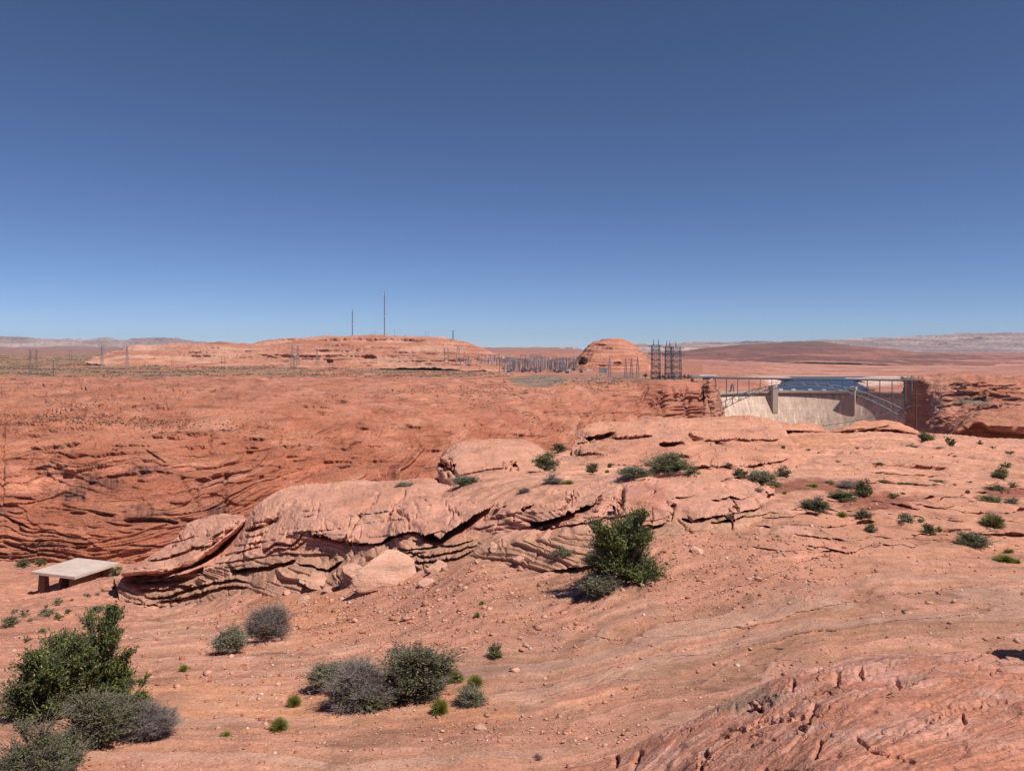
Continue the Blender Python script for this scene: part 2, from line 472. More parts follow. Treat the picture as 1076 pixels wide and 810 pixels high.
gr_feats = [
 ([(880, 488), (930, 487), (985, 492), (1000, 491)], 0.6, 0.5, 6, 4), ([(930, 528), (965, 534), (970, 538)], .5, .4, 3, 3), ([(610, 520), (640, 514)], .3, .3, 4, 3),
 ([(900, 520), (960, 523), (1076, 512)], .5, .3, 5, 3), ([(850, 500), (900, 498), (1000, 503)], .5, .3, 4, 2), ([(960, 545), (1010, 549), (1080, 545)], .3, .25, 5, 3),
 ([(840, 478), (900, 476), (960, 478)], .5, .4, 4, 3), ([(560, 588), (600, 583), (628, 580)], .1, .1, 4, 3), ([(745, 622), (800, 606), (850, 588), (880, 580)], .12, .1, 5, 4),
 ([(560, 690), (620, 668), (700, 668), (800, 652), (900, 632), (1080, 610)], .10, .08, 6, 4), ([(700, 690), (850, 665), (1080, 640)], .08, .07, 6, 4), ([(880, 530), (935, 547), (1000, 575), (1076, 592)], .12, .08, 6, 4)]
for k in range(46):
    cu = rng.uniform(820, 1080) if k < 34 else rng.uniform(560, 840); cv = rng.uniform(464, 580) if k < 34 else rng.uniform(640, 740)
    L = rng.uniform(20, 90); t = rng.normal(0, 0.05) - 0.04
    a = rng.uniform(0.2, 0.55) if k < 34 else rng.uniform(.04, .09)
    gr_feats.append(([(cu - L, cv - t * L * -1), (cu, cv + rng.normal(0, 1.5)), (cu + L, cv + t * L)], a, a * .8, 5, rng.uniform(2, 3.5)))
P = ledges(P, uv, gr_feats)
bb = band + 0.5
col = lerp(full(TAN, P), GREY, sst(0.35, 0.75, bb) * 0.8)
col = lerp(col, PINK * 0.95, sst(0.60, 0.8, 0.5 + band2 + 0.25 * fbm(x / 2, y / 2, 9, 3)) * 0.75)
col = lerp(col, SALMON, sst(0.0, 0.8, fbm(x / 4, y / 3, 4.4, 4)) * 0.6)
thin = np.maximum(sst(0.80, 0.97, 0.5 + band3) * 0.4, sst(.80, .93, bb) * .45)
col = lerp(col, PALE, thin)
field = sst(800, 900, uv[..., 0]) * (1 - sst(570, 640, uv[..., 1]))
col = lerp(col, PINK * np.array([0.88, .82, .74]), field * 0.7)
back = 1 - sst(500, 560, uv[..., 1])
col = lerp(col, PINK, back * 0.5)
col = lerp(col, np.array([0.49, 0.235, 0.155]), rubble * 0.8)
sandm = np.maximum.reduce([blob(uv, 320, 645, 60, 25, .5), blob(uv, 190, 735, 75, 22, .6), blob(uv, 480, 745, 60, 22, .7), blob(uv, 330, 740, 80, 18, .7), blob(uv, 20, 600, 50, 7, .3), blob(uv, 8, 618, 40, 6, .3), blob(uv, 850, 463, 40, 8, .4) * .8])
col = lerp(col, SAND, sandm * 0.55)
left = (1 - sst(110, 170, uv[..., 0])) * (1 - sst(690, 730, uv[..., 1]))
col = lerp(col, np.array([0.47, 0.22, 0.15]), left * 0.8)
soil = np.maximum.reduce([blob(uv, 850, 512, 60, 7, .4), blob(uv, 925, 527, 40, 10, .4), blob(uv, 1065, 517, 30, 6, .4)])
col = lerp(col, SOIL, soil * 0.85)
col *= (1 + 0.12 * fbm(x / 12, y / 12, 7.7, 3))[..., None]
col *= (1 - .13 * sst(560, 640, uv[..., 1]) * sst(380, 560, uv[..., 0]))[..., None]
register(P)
foot = np.exp(-((w - np.floor(w) - .42) / .10) ** 2) * (bb < .55)
NEAR = (P.reshape(-1, 3).copy(), (rubble + .9 * foot * (uv[..., 1] > 560)).ravel(), (sandm + 0.5 * field).ravel().copy(), col.reshape(-1, 3).copy())
NEARV = uv.reshape(-1, 2).copy()
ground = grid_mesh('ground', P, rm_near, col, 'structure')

# ================================================================== OUTCROPS NEAR THE CAMERA
def rough_rock(P, lump, strat_amp, dip, thick, fine, warp=0.5, sharp=0.2, blk=None, out=(.3, -.85, .25)):
    """rounded lumps + cross-bed strata pushed out of the face + fine chipping"""
    N = normals(P)
    x, y, z = P[..., 0], P[..., 1], P[..., 2]
    L = lump[1]
    w = (x * dip[0] + y * dip[1] + z * dip[2]) / thick + warp * fbm(x / (L * 1.5), y / (L * 1.5), z / (L * 1.5), 3) / max(thick, 1e-3) * 0.6
    s1 = cells(w, sharp); s2 = cells(w * 2.9 + 3.1, 0.25); s3 = cells(w * 7.3 + 8.1, 0.3)
    mod = np.clip(0.55 + 1.0 * perlin(x / L, y / L, z / L + 5), 0.1, 1.3)
    d = lump[0] * fbm(x / L, y / L, z / L, 3) + strat_amp * mod * (0.7 * s1 + 0.5 * s2 + 0.3 * s3) + fine[0] * fbm(x / fine[1], y / fine[1], z / fine[1], 4)
    if blk:
        bv, be = blocks(x + .15 * blk[1] * perlin(x / blk[1] * 2, y / blk[1] * 2, z / blk[1] * 2), y, w * thick, blk[1], blk[1] * .8, blk[2])
        d = d + blk[0] * bv * 1.6 - blk[0] * 1.2 * np.exp(-(be / .07) ** 2) * (bv > -.2)
    led = strat_amp * mod * (2.2 * saw(w) + 1.3 * saw(w * 2.9 + 3.1) + .7 * saw(w * 7.3 + 8.1))
    return P + N * d[..., None] + led[..., None] * np.array(out), (s1 + 0.5 * s2 + 0.3 * s3)

def rock_col(P, S, base=PINK, k=1.0):
    x, y, z = P[..., 0], P[..., 1], P[..., 2]
    a = 8.0
    c = lerp(full(base * 1.06, P), SALMON, sst(-0.1, 0.7, fbm(x / a, y / a, z / a, 4)) * 0.7)
    c = lerp(c, PALE, sst(0.25, 0.7, S + 0.35 * fbm(x / 3, y / 3, z / 3 + 4, 3)) * 0.45)
    c = lerp(c, TAN, sst(0.2, 0.8, -S + 0.5 * fbm(x / 5, y / 5, z / 5 + 9, 3)) * 0.45)
    return c * k

# --- long central ledge ------------------------------------------------
rows = [
 [(118, 640, 74), (200, 625, 76), (258, 580, 76), (300, 550, 78), (400, 545, 80), (500, 545, 74), (600, 540, 68), (700, 535, 64), (760, 530, 60), (812, 540, 50)],
 [(120, 606, 64), (160, 601, 63), (200, 594, 62), (235, 577, 61.5), (258, 545, 63), (272, 529, 64), (300, 513, 66), (350, 507.5, 67), (400, 505.5, 66), (460, 505, 64), (500, 508, 60), (560, 509, 56), (600, 505, 52), (650, 498, 50), (700, 495, 49), (760, 498, 47), (790, 504, 45), (804, 517, 42.5)],
 [(120, 607, 63), (160, 603, 61), (200, 597, 59), (240, 583, 57.5), (280, 553, 57), (320, 532, 57), (365, 527, 56.5), (400, 525, 55), (450, 522, 53), (500, 522, 52), (560, 522, 48), (600, 517, 45), (650, 512, 43.5), (700, 509, 43), (760, 509, 42.5), (803, 518, 42)],
 [(121, 609, 62), (160, 607, 59.5), (200, 601, 57), (240, 592, 55), (275, 575, 53), (310, 560, 51.5), (345, 556, 50), (370, 560, 48.5), (400, 560, 47), (430, 550, 45.5), (460, 548, 44.5), (500, 536, 44), (560, 540, 40.5), (600, 534, 39.3), (650, 536, 38.3), (700, 538, 37.8), (760, 532, 38), (803, 526, 40)],
 [(124, 622, 60.5), (160, 622, 58), (200, 615, 56), (240, 605, 54), (275, 598, 51.5), (310, 590, 49.5), (345, 588, 48), (370, 585, 46), (400, 582, 44.5), (430, 575, 43.5), (460, 572, 42.5), (500, 566, 41.5), (560, 558, 39.8), (600, 548, 38.5), (650, 552, 37.2), (700, 550, 36.6), (760, 543, 37.4), (803, 531, 39.5)],
 [(126, 650, 57), (160, 648, 55.5), (200, 636, 53), (240, 622, 51), (275, 612, 49), (310, 606, 47.5), (345, 603, 46), (370, 602, 43.5), (400, 600, 42.5), (430, 594, 41.5), (460, 590, 40.5), (500, 582, 39.3), (560, 570, 38), (600, 562, 37), (650, 560, 36), (700, 556, 35.7), (760, 550, 36.2), (804, 535, 38.5)],
 [(128, 690, 54), (200, 672, 50), (275, 650, 46), (345, 640, 43.5), (400, 635, 40), (460, 622, 38), (560, 605, 35.8), (650, 590, 34), (760, 575, 34.5), (805, 552, 37.5)]]
P = loft(rows, 1180, 0.62, 60, True)
P, S = rough_rock(P, (0.26, 6.0), 0.36, (-0.22, -0.16, 0.95), 0.62, (0.05, 0.6), 0.35, .2, (.07, 2.4, .62))
uv = proj(P)
mf = [
 ([(240, 598), (262, 596), (290, 592), (312, 588)], .55, 1.5, 6, 7), ([(308, 591), (330, 593), (345, 597), (362, 587)], .5, 1.0, 5, 6),
 ([(274, 579), (290, 570), (308, 571), (322, 557)], .35, .5, 6, 4), ([(276, 585), (292, 575), (310, 576), (326, 562)], .25, .4, 3, 4),
 ([(322, 557), (345, 563), (362, 567), (385, 568), (400, 569), (412, 561), (430, 556), (447, 556), (456, 557), (465, 560), (474, 552), (486, 548)], .8, 1.6, 8, 6),
 ([(440, 558), (455, 561), (462, 563), (475, 553), (487, 547), (500, 538), (515, 531), (527, 524)], 1.0, 3.2, 9, 13),
 ([(500, 548), (515, 540), (528, 532), (540, 525), (550, 521)], .5, 1.2, 4, 6), ([(545, 535), (552, 531), (566, 527)], .5, 1.1, 4, 5),
 ([(556, 548), (575, 543), (595, 537), (615, 530), (627, 523), (634, 520)], 1.0, 3.0, 8, 12), ([(560, 556), (600, 551), (640, 541)], .4, .5, 4, 3),
 ([(668, 554), (682, 551), (695, 546), (705, 540)], .8, 2.4, 8, 8), ([(697, 532), (706, 530), (716, 527)], .2, .3, 3, 2),
 ([(715, 545), (735, 541), (755, 538), (780, 533), (803, 528)], .9, 1.8, 8, 6), ([(745, 549), (765, 545), (790, 537)], .5, 1.0, 3, 5),
 ([(744, 525), (756, 524), (765, 519), (775, 522), (785, 520), (795, 512)], .5, .8, 5, 4),
 ([(415, 576), (440, 575), (475, 572), (500, 566)], .4, .7, 4, 4), ([(415, 584), (450, 583), (480, 578), (505, 570)], .4, .6, 4, 4), ([(420, 590), (450, 590), (480, 586), (500, 577)], .3, .5, 3, 4), ([(430, 568), (460, 566), (495, 556)], .2, .35, 3, 3), ([(412, 580), (430, 580), (450, 579)], .3, .8, 3, 4),
 ([(126, 606), (150, 606), (180, 605), (200, 600), (215, 595)], .6, 1.5, 4, 13), ([(134, 612), (150, 613), (175, 611), (196, 608)], .5, .9, 4, 5), ([(128, 632), (145, 633), (170, 636)], .3, .8, 3, 5), ([(140, 617), (165, 619), (185, 615), (205, 614)], .4, .8, 4, 5), ([(150, 628), (175, 626), (195, 619), (225, 611), (250, 607), (262, 612)], .4, 1.0, 4, 5),
 ([(165, 632), (190, 629), (215, 621), (245, 614), (262, 616)], .35, .8, 4, 5), ([(185, 634), (200, 629), (220, 622)], .3, .5, 3, 4), ([(130, 652), (150, 650), (180, 644)], .4, 1.2, 4, 6), ([(150, 640), (175, 637), (200, 634)], .2, .4, 3, 3),
 ([(225, 586), (250, 580), (275, 572)], .15, .3, 4, 3), ([(220, 592), (260, 587), (300, 581), (360, 582)], .15, .25, 4, 3), ([(255, 557), (275, 551), (296, 541)], .5, 1.2, 5, 6), ([(262, 550), (280, 545), (298, 538)], .3, .6, 3, 4)]
for k in range(70):
    cu = rng.uniform(140, 800); L = rng.uniform(10, 40); base = np.interp(cu, [130, 260, 330, 460, 560, 800], [620, 570, 545, 535, 530, 515])
    cv = base + rng.uniform(-22, 30); a = rng.uniform(.08, .22); sl = 0.12 if cu > 300 else .22
    mf.append(([(cu - L, cv + sl * L + rng.normal(0, 1)), (cu, cv), (cu + L, cv - sl * L + rng.normal(0, 1))], a, a * 1.3, 4, rng.uniform(2, 4)))
P = ledges(P, uv, mf)
N = normals(P)
rc = []
for k in range(34):
    cu = rng.uniform(270, 790); cv = np.interp(cu, [260, 330, 460, 560, 800], [560, 535, 525, 525, 512]) + rng.uniform(-12, 30); dx = rng.normal(0, 7); L = rng.uniform(4, 16)
    rc.append(([(cu, cv), (cu + dx * .5, cv + L * .5), (cu + dx + rng.normal(0, 2), cv + L)], rng.uniform(.08, .28), rng.uniform(.7, 1.2)))
P = cracks(P, uv, N, rc + [([(364, 566), (372, 548), (388, 530), (396, 522)], .45, 1.6), ([(408, 545), (412, 530), (425, 518)], .3, 1.4), ([(384, 586), (397, 592), (405, 598)], .4, 1.4), ([(418, 536), (428, 542), (431, 552)], .25, 1.2), ([(654, 512), (650, 540)], .5, 2.5), ([(708, 530), (704, 545)], .35, 1.5), ([(400, 588), (410, 575)], .3, 1.2), ([(590, 532), (600, 520)], .3, 1.4)])
col = rock_col(P, S)
u, v = uv[..., 0], uv[..., 1]
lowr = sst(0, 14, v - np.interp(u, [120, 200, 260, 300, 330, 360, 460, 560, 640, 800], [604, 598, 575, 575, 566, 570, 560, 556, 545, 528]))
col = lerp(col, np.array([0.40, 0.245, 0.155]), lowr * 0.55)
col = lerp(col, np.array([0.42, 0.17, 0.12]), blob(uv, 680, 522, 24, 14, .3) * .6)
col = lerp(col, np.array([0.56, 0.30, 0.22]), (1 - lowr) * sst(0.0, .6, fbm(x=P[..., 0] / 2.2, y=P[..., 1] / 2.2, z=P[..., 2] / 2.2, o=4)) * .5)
register(P)
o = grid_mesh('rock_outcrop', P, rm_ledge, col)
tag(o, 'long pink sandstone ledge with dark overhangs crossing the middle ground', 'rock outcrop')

# --- tilted cap slab on the left tip --------------------------------------
rows = [
 [(150, 606, 76), (205, 575, 78), (262, 560, 78)],
 [(134, 599, 66), (150, 589, 67), (175, 573, 68.5), (200, 549, 70), (215, 543, 70.5), (235, 541, 70), (255, 540.5, 67)],
 [(131, 601, 63), (150, 595, 63), (175, 585, 63), (200, 569, 63.5), (222, 556, 63.5), (242, 548, 63), (257, 543, 63)],
 [(128, 603, 60.5), (150, 600, 58.6), (175, 598.5, 57.6), (200, 590, 57.3), (222, 575, 58), (242, 559, 59.2), (258, 546, 61)],
 [(128, 604.5, 60.7), (150, 602, 58.8), (175, 600.5, 57.8), (200, 592, 57.6), (222, 577, 58.3), (242, 561, 59.5), (259, 548, 61.2)],
 [(133, 605, 63), (150, 604, 61.2), (175, 602, 60), (200, 595, 59.5), (222, 582, 60), (242, 565, 61), (260, 551, 62)],
 [(138, 612, 66), (175, 610, 63), (200, 604, 63), (230, 590, 64), (262, 558, 66)]]
P = loft(rows, 300, 0.45, 60, True)
P, S = rough_rock(P, (0.22, 4.0), 0.17, (-0.42, -0.2, 0.88), 0.5, (0.03, 0.5), 0.35, .2, (.07, 2.0, .5))
uv = proj(P)
P = ledges(P, uv, [([(153, 588), (170, 587), (190, 580), (205, 574), (218, 572), (225, 563), (240, 553)], .5, .8, 6, 4), ([(205, 578), (216, 575), (228, 565), (245, 553), (253, 545)], .4, .9, 3, 5), ([(150, 581), (175, 571), (195, 566), (225, 555)], .2, .3, 4, 2.5), ([(165, 572), (190, 562), (215, 557)], .06, .1, 4, 2), ([(133, 599), (150, 597), (175, 598), (195, 590)], .1, .3, 3, 2.5)])
P = cracks(P, uv, normals(P), [([(186, 560), (190, 566), (200, 562)], .2, 1.0), ([(172, 577), (195, 570), (220, 562)], .12, .9)])
col = rock_col(P, S, PINK * 1.03)
o = grid_mesh('rock_slab', P, rm_ledge, col)
register(P)
tag(o, 'tilted pink cap slab overhanging the left tip of the long ledge', 'rock slab')

# --- knob behind the ledge --------------------------------------------------
rows = [
 [(466, 510, 82), (520, 500, 84), (600, 505, 82)],
 [(460, 492, 67), (464, 480, 69), (474, 472, 71), (492, 465, 73), (520, 461.5, 75), (545, 464, 75), (563, 472, 73), (592, 486, 69)],
 [(459, 494, 64), (466, 485, 64.5), (490, 476, 65.5), (520, 472, 66.5), (545, 475, 67), (566, 481, 67), (595, 490, 65)],
 [(461, 500, 62.5), (470, 495, 61.5), (490, 490, 61), (520, 487, 61), (545, 489, 62), (568, 491, 63), (597, 494, 62)],
 [(462, 506, 62), (472, 507, 60), (500, 508, 58), (520, 507, 57.5), (560, 505, 58), (598, 502, 59)],
 [(464, 520, 61), (520, 520, 55), (600, 515, 56)]]
P = loft(rows, 270, 0.5)
P, S = rough_rock(P, (0.35, 4.0), 0.16, (-0.1, -0.3, 0.93), 0.5, (0.04, 0.7), 0.6, .2, (.04, 2, .7))
uv = proj(P)
P = ledges(P, uv, [([(459, 488), (466, 485), (472, 482)], .5, 1.6, 4, 8), ([(466, 494), (474, 488), (480, 486)], .4, 1.0, 4, 6), ([(480, 500), (500, 495), (530, 491), (545, 487)], .2, .3, 4, 3), ([(533, 487), (540, 486), (546, 491)], .3, .6, 4, 4), ([(490, 471), (520, 470), (550, 473)], .15, .15, 4, 2)])
P = cracks(P, uv, normals(P), [([(472, 483), (474, 492), (480, 501)], .6, 1.8), ([(463, 483), (467, 490), (470, 500)], .5, 1.5), ([(528, 486), (532, 492), (536, 493)], .35, 1.2), ([(538, 484), (541, 490), (545, 493)], .35, 1.2)])
o = grid_mesh('rock_outcrop', P, rm_ledge, rock_col(P, S, np.array([.50, .255, .175])))
register(P)
tag(o, 'low rounded pink rock knob with eroded left end behind the long ledge', 'rock outcrop')

# --- swirled dome below the dam ------------------------------------------------
rows = [
 [(612, 475, 105), (720, 470, 108), (838, 480, 100)],
 [(607, 452, 86), (618, 446, 88), (640, 442.5, 90), (700, 440, 92), (760, 440, 92), (800, 441.5, 90), (815, 447, 86), (826, 457, 80), (842, 480, 70)],
 [(604, 458, 82), (620, 453, 81), (660, 450, 81), (700, 449, 81), (760, 448, 81), (800, 450, 80), (830, 463, 76), (846, 484, 68)],
 [(602, 466, 78), (620, 464, 76), (660, 462, 74), (700, 461, 73), (760, 461, 73), (800, 463, 73), (834, 470, 71), (848, 487, 66)],
 [(600, 478, 72), (620, 478, 69), (660, 477, 67), (700, 477, 65.5), (760, 477, 65), (800, 478, 66), (836, 481, 66), (850, 491, 64)],
 [(598, 490, 66), (620, 492, 62), (660, 492, 60), (700, 491, 59), (760, 491, 58.5), (800, 491, 60), (836, 492, 62), (852, 496, 61)],
 [(596, 505, 62), (660, 506, 55), (760, 504, 54), (854, 506, 57)]]
P = loft(rows, 470, 0.5)
P, S = rough_rock(P, (0.45, 6.0), 0.20, (0.1, -0.35, 0.9), 0.6, (0.06, 0.9), 1.1, .2, (.06, 2.2, .6))
uv = proj(P)
u, v = uv[..., 0], uv[..., 1]
P = ledges(P, uv, [([(612, 460), (622, 458), (634, 455), (650, 454)], .8, 2.6, 4, 8), ([(603, 466), (625, 463), (650, 459), (690, 457)], .6, .9, 4, 4), ([(690, 467), (700, 464), (716, 464), (722, 468)], .9, 2.2, 5, 6), ([(722, 455), (730, 458), (740, 461)], .6, 1.6, 4, 6), ([(750, 464), (756, 463), (764, 466)], .5, 1.4, 3, 4), ([(735, 463), (770, 461), (810, 462), (822, 460)], .5, .8, 4, 3), ([(700, 476), (715, 477), (730, 480)], .4, .9, 4, 4), ([(640, 488), (690, 490), (735, 490), (790, 489), (830, 482)], .5, .9, 4, 4), ([(604, 478), (625, 476), (640, 478)], .4, .5, 4, 3), ([(640, 447), (700, 446), (760, 445)], .25, .2, 4, 2)])
# swirling bed lines
sw = np.sin((np.hypot((u - 778) / 2.0, (v - 490) * 1.3) + 6 * perlin(u / 24, v / 14, .5)) / 1.9)
P -= normals(P) * (0.09 * (sw > 0.6) * blob(uv, 775, 480, 62, 24, .3))[..., None]
o = grid_mesh('rock_outcrop', P, rm_ledge, rock_col(P, S, np.array([.53, .26, .17])))
register(P)
tag(o, 'broad swirled sandstone dome with small caves, just left below the dam', 'rock outcrop')

# --- flat cap rocks in front of the dam -----------------------------------------
def cap_rock(rows, nu, label, feats=(), base=np.array([.53, .25, .155])):
    P = loft(rows, nu, 0.4, 60, True)
    P, S = rough_rock(P, (0.3, 4), 0.14, (0, -.15, .98), .6, (.08, .8), .4)
    if feats: P = ledges(P, proj(P), feats)
    o = grid_mesh('cap_rock', P, rm_ledge, rock_col(P, S, base)); register(P)
    tag(o, label, 'rock slab', 'flat cap rocks on the rim before the dam')
cap_rock([[(808, 458, 112), (834, 458, 112)], [(809, 447, 106), (816, 443.5, 107), (826, 444, 107), (832, 448, 106)], [(808, 449, 102), (833, 449, 102)], [(809, 452, 101), (833, 452.5, 101)], [(811, 452.5, 103.5), (832, 453, 103.5)], [(812, 458, 105), (832, 458, 105)]], 70, 'small rounded cap rock directly right of the swirled dome')
cap_rock([[(834, 458, 112), (868, 458, 112)], [(832, 447, 106), (840, 445, 107), (852, 445, 107), (860, 448, 106), (865, 451, 104)], [(832, 449, 102), (866, 452, 102)], [(832, 452.5, 101), (867, 454, 101)], [(834, 453, 104), (865, 454.5, 104)], [(834, 459, 106), (866, 459, 106)]], 80, 'flat cap rock with dark undercut below the middle of the dam')
cap_rock([[(868, 462, 114), (972, 462, 114)], [(868, 453, 107), (888, 448, 108), (900, 443.5, 109), (920, 442, 109), (935, 442.5, 109), (948, 446, 108), (958, 449, 107), (968, 457, 105)], [(868, 454, 104), (895, 449, 104), (935, 447, 104), (955, 451, 104), (970, 458, 103)], [(868, 454.5, 102), (900, 452, 101), (930, 450, 101), (955, 454, 102), (972, 460, 102)], [(866, 456, 103), (900, 454, 104), (930, 452, 104), (955, 456, 103), (973, 462, 102)], [(864, 463, 101), (972, 468, 100)]], 210, 'longest of the flat cap rocks, below the right end of the dam', [([(880, 453), (900, 451.5), (925, 449), (940, 447)], .5, 1.5, 3, 5)])

# --- red rock under the photographer ------------------------------------------------
rows = [
 [(575, 900, 10), (760, 860, 10.6), (900, 800, 11), (1076, 760, 11.5), (1300, 745, 11.5)],
 [(588, 812, 8.9), (640, 794, 8.9), (690, 771, 8.9), (740, 749, 8.9), (790, 724, 9), (830, 708, 9.2), (870, 698, 9.3), (960, 690, 9.4), (1076, 683, 9.6), (1300, 672, 9.8)],
 [(580, 822, 8.3), (640, 806, 8.2), (700, 782, 8.1), (760, 756, 8), (830, 724, 8), (900, 710, 8), (1076, 699, 8.2), (1300, 690, 8.3)],
 [(570, 850, 7.4), (680, 830, 6.8), (800, 795, 6.3), (900, 770, 6), (1076, 752, 6), (1320, 740, 6)],
 [(560, 930, 6.2), (700, 900, 5.2), (850, 880, 4.5), (1000, 865, 4.2), (1340, 850, 4)],
 [(500, 1100, 5), (700, 1050, 3.8), (1000, 1010, 3.1), (1400, 1000, 3)]]
P = loft(rows, 900, 0.8, 160)
P, S = rough_rock(P, (0.06, 1.6), 0.035, (0.35, -0.55, 0.75), 0.24, (0.010, 0.16), 0.25, 0.16, (.014, .8, .2))
uv = proj(P)
fk = []
for k in range(24):
    cu = rng.uniform(640, 1076); edge = np.interp(cu, [590, 690, 790, 870, 1076], [812, 771, 724, 698, 684]); cv = edge + rng.uniform(4, 110) * rng.random()
    L = rng.uniform(5, 26); a = rng.uniform(.02, .055)
    fk.append(([(cu - L, cv + .45 * L + rng.normal(0, 2)), (cu, cv), (cu + L, cv - .4 * L + rng.normal(0, 2))], a, a * 1.5, 5, rng.uniform(3, 6)))
P = ledges(P, uv, fk)
lc = []
for k in range(16):
    cu = rng.uniform(680, 1060); edge = np.interp(cu, [590, 690, 790, 870, 1076], [812, 771, 724, 698, 684]); cv = edge + rng.uniform(10, 100); pts = [(cu, cv)]
    for j in range(rng.integers(4, 9)): pts.append((pts[-1][0] + rng.uniform(8, 22), pts[-1][1] - rng.uniform(-3, 12)))
    lc.append((pts, rng.uniform(.012, .03), rng.uniform(.8, 1.3)))
P = cracks(P, uv, normals(P), lc + [([(664, 808), (669, 798), (672, 790)], .10, 2.2), ([(646, 803), (648, 797)], .12, 2), ([(735, 808), (742, 790)], .1, 1.8), ([(856, 740), (848, 760), (843, 770)], .09, 1.8), ([(880, 708), (878, 716)], .09, 2), ([(903, 702), (901, 708)], .09, 1.6), ([(904, 706), (906, 712)], .08, 1.5), ([(941, 714), (944, 720)], .1, 2), ([(797, 740), (799, 746)], .1, 2), ([(1010, 750), (1014, 758)], .07, 1.8), ([(855, 795), (862, 780)], .07, 1.5), ([(760, 775), (800, 760), (850, 752)], .05, 1.5), ([(900, 775), (915, 788), (960, 800)], .04, 1.4), ([(834, 716), (830, 724)], .07, 1.5)])
x, y, z = P[..., 0], P[..., 1], P[..., 2]
col = lerp(full(np.array([.51, .225, .145]), P), np.array([.58, .30, .22]), sst(-.2, .5, fbm(x / .9, y / .7, z, 5)))
col = lerp(col, np.array([.62, .38, .30]), sst(.25, .75, fbm(x / .5, y / .35, z / .3 + 6, 5)) * .55)
col = lerp(col, np.array([.28, .12, .10]), sst(.3, .8, fbm(x / .7 + 8, y / .5, z / .4, 5)) * .5)
col = lerp(col, np.array([.38, .245, .17]), blob(uv, 770, 733, 60, 16, .4) * (1 - sst(-4, 12, uv[..., 1] - np.interp(uv[..., 0], [600, 690, 800], [810, 785, 735]))) * .8)
register(P)
o = grid_mesh('red_rock_slab', P, rm_front, col)
tag(o, 'rough red sandstone slab filling the bottom right foreground', 'rock slab')

# ================================================================== FAR CANYON WALL AND PLATEAU
# depth of each photo row along photo columns
lv = [640, 590, 550, 520, 480, 450, 430, 415, 403, 397, 392, 386, 380, 374, 369.5, 365.0]
cw = {-260: [290, 296, 306, 322, 350, 425, 500, 620, 860, 1080, 1380, 1800, 2500, 4000, 7000, 12000],
 0: [305, 315, 323, 338, 365, 430, 500, 620, 860, 1090, 1400, 1800, 2500, 4000, 7000, 12000],
 120: [318, 322, 328, 340, 370, 430, 500, 620, 860, 1100, 1400, 1800, 2500, 4000, 7000, 12000],
 245: [330, 345, 355, 368, 400, 455, 520, 650, 900, 1150, 1450, 1850, 2500, 4000, 7000, 12000],
 400: [370, 395, 415, 440, 490, 560, 640, 760, 980, 1250, 1550, 1950, 2600, 4000, 7000, 12000],
 560: [480, 520, 560, 600, 660, 740, 840, 980, 1180, 1420, 1650, 2050, 2700, 4000, 7000, 12000],
 603: [560, 610, 650, 695, 750, 830, 920, 1040, 1200, 1430, 1675, 2075, 2700, 4000, 7000, 12000],
 640: [700, 760, 800, 850, 910, 980, 1050, 1120, 1230, 1440, 1700, 2100, 2700, 4000, 7000, 12000],
 700: [1030, 1060, 1080, 1095, 1115, 1135, 1155, 1175, 1225, 1400, 1700, 2100, 2700, 4000, 7000, 12000],
 738: [1120, 1130, 1140, 1148, 1155, 1165, 1175, 1190, 1240, 1380, 1700, 2100, 2700, 4000, 7000, 12000]}
P = None
ks = sorted(cw)
rows = []
for i, v in enumerate(lv):
    rows.append([(k, 401.0 if (k >= 700 and i == 8) else (381.2 + .3 * (i - 12)) if (k >= 640 and i >= 12) else v, cw[k][i]) for k in ks])
P = loft(rows, 1250, 0.62)
uv = proj(P)
x, y, z = P[..., 0].copy(), P[..., 1].copy(), P[..., 2].copy()
near = 1 - sst(900, 1500, y)
N = normals(P)
lf = 1 - sst(60, 260, uv[..., 0])
w = (z - 0.13 * y + 0.03 * x + (4 + 9 * lf) * fbm(x / 70, y / 90, z / 30, 3)) / 3.0
s1 = cells(w, .2); s2 = cells(w * 2.7 + 5, .25); s3 = cells(w * 6.1, .3)
dip = (z * 0.9 + x * 0.22 - y * 0.16 + 6 * fbm(x / 60, y / 60, z / 25, 3)) / 2.2
x1 = cells(dip, .22)
mod = np.clip(.6 + perlin(x / 45, y / 45, z / 12), .15, 1.4)
px = y / FPX
S = mod * (s1 * 1.0 + .55 * s2 + .3 * s3 + .6 * x1)
b1 = np.abs(perlin(x / 34, y / 70, w / 3.4)); b2 = np.abs(perlin(x / 11, y / 24, w / 1.3 + 5)); b3 = np.abs(perlin(x / 4.5, y / 9, w * 1.4)) * (1 - sst(430, 650, y)); b2 = b2 * (1 - .8 * sst(550, 850, y))
led = (.10 + .90 * (1 - sst(420, 800, y))) * near * px * mod * (9 * saw(w) + 5 * saw(w * 2.7 + 5) + 6 * saw(dip))
d = near * px * (7.0 * b1 + 4.0 * b2 + 1.8 * b3 + 2.0 * fbm(x / 55, y / 55, z / 22, 4) + 2.2 * S + 1.3 * (1 - .8 * sst(430, 700, y)) * fbm(x / 5 / np.maximum(1, px / .5), y / 9 / np.maximum(1, (px / .5) ** 2), z / 2, 3))
P = P + N * d[..., None] + led[..., None] * np.array([.3, -.8, .30])
P[..., 2] += (1 - near) * px * 0.5 * fbm(x / 150, y / 150, 2.2, 3)
wf = []
def wl(pts, o, i, wa=4, hb=4):
    yy = float(np.interp(pts[0][1], lv[::-1], np.array([np.interp(pts[0][0], ks, [cw[k][j] for k in ks]) for j in range(len(lv))])[::-1]))
    wf.append((pts, o * yy / FPX, i * yy / FPX, wa, hb))
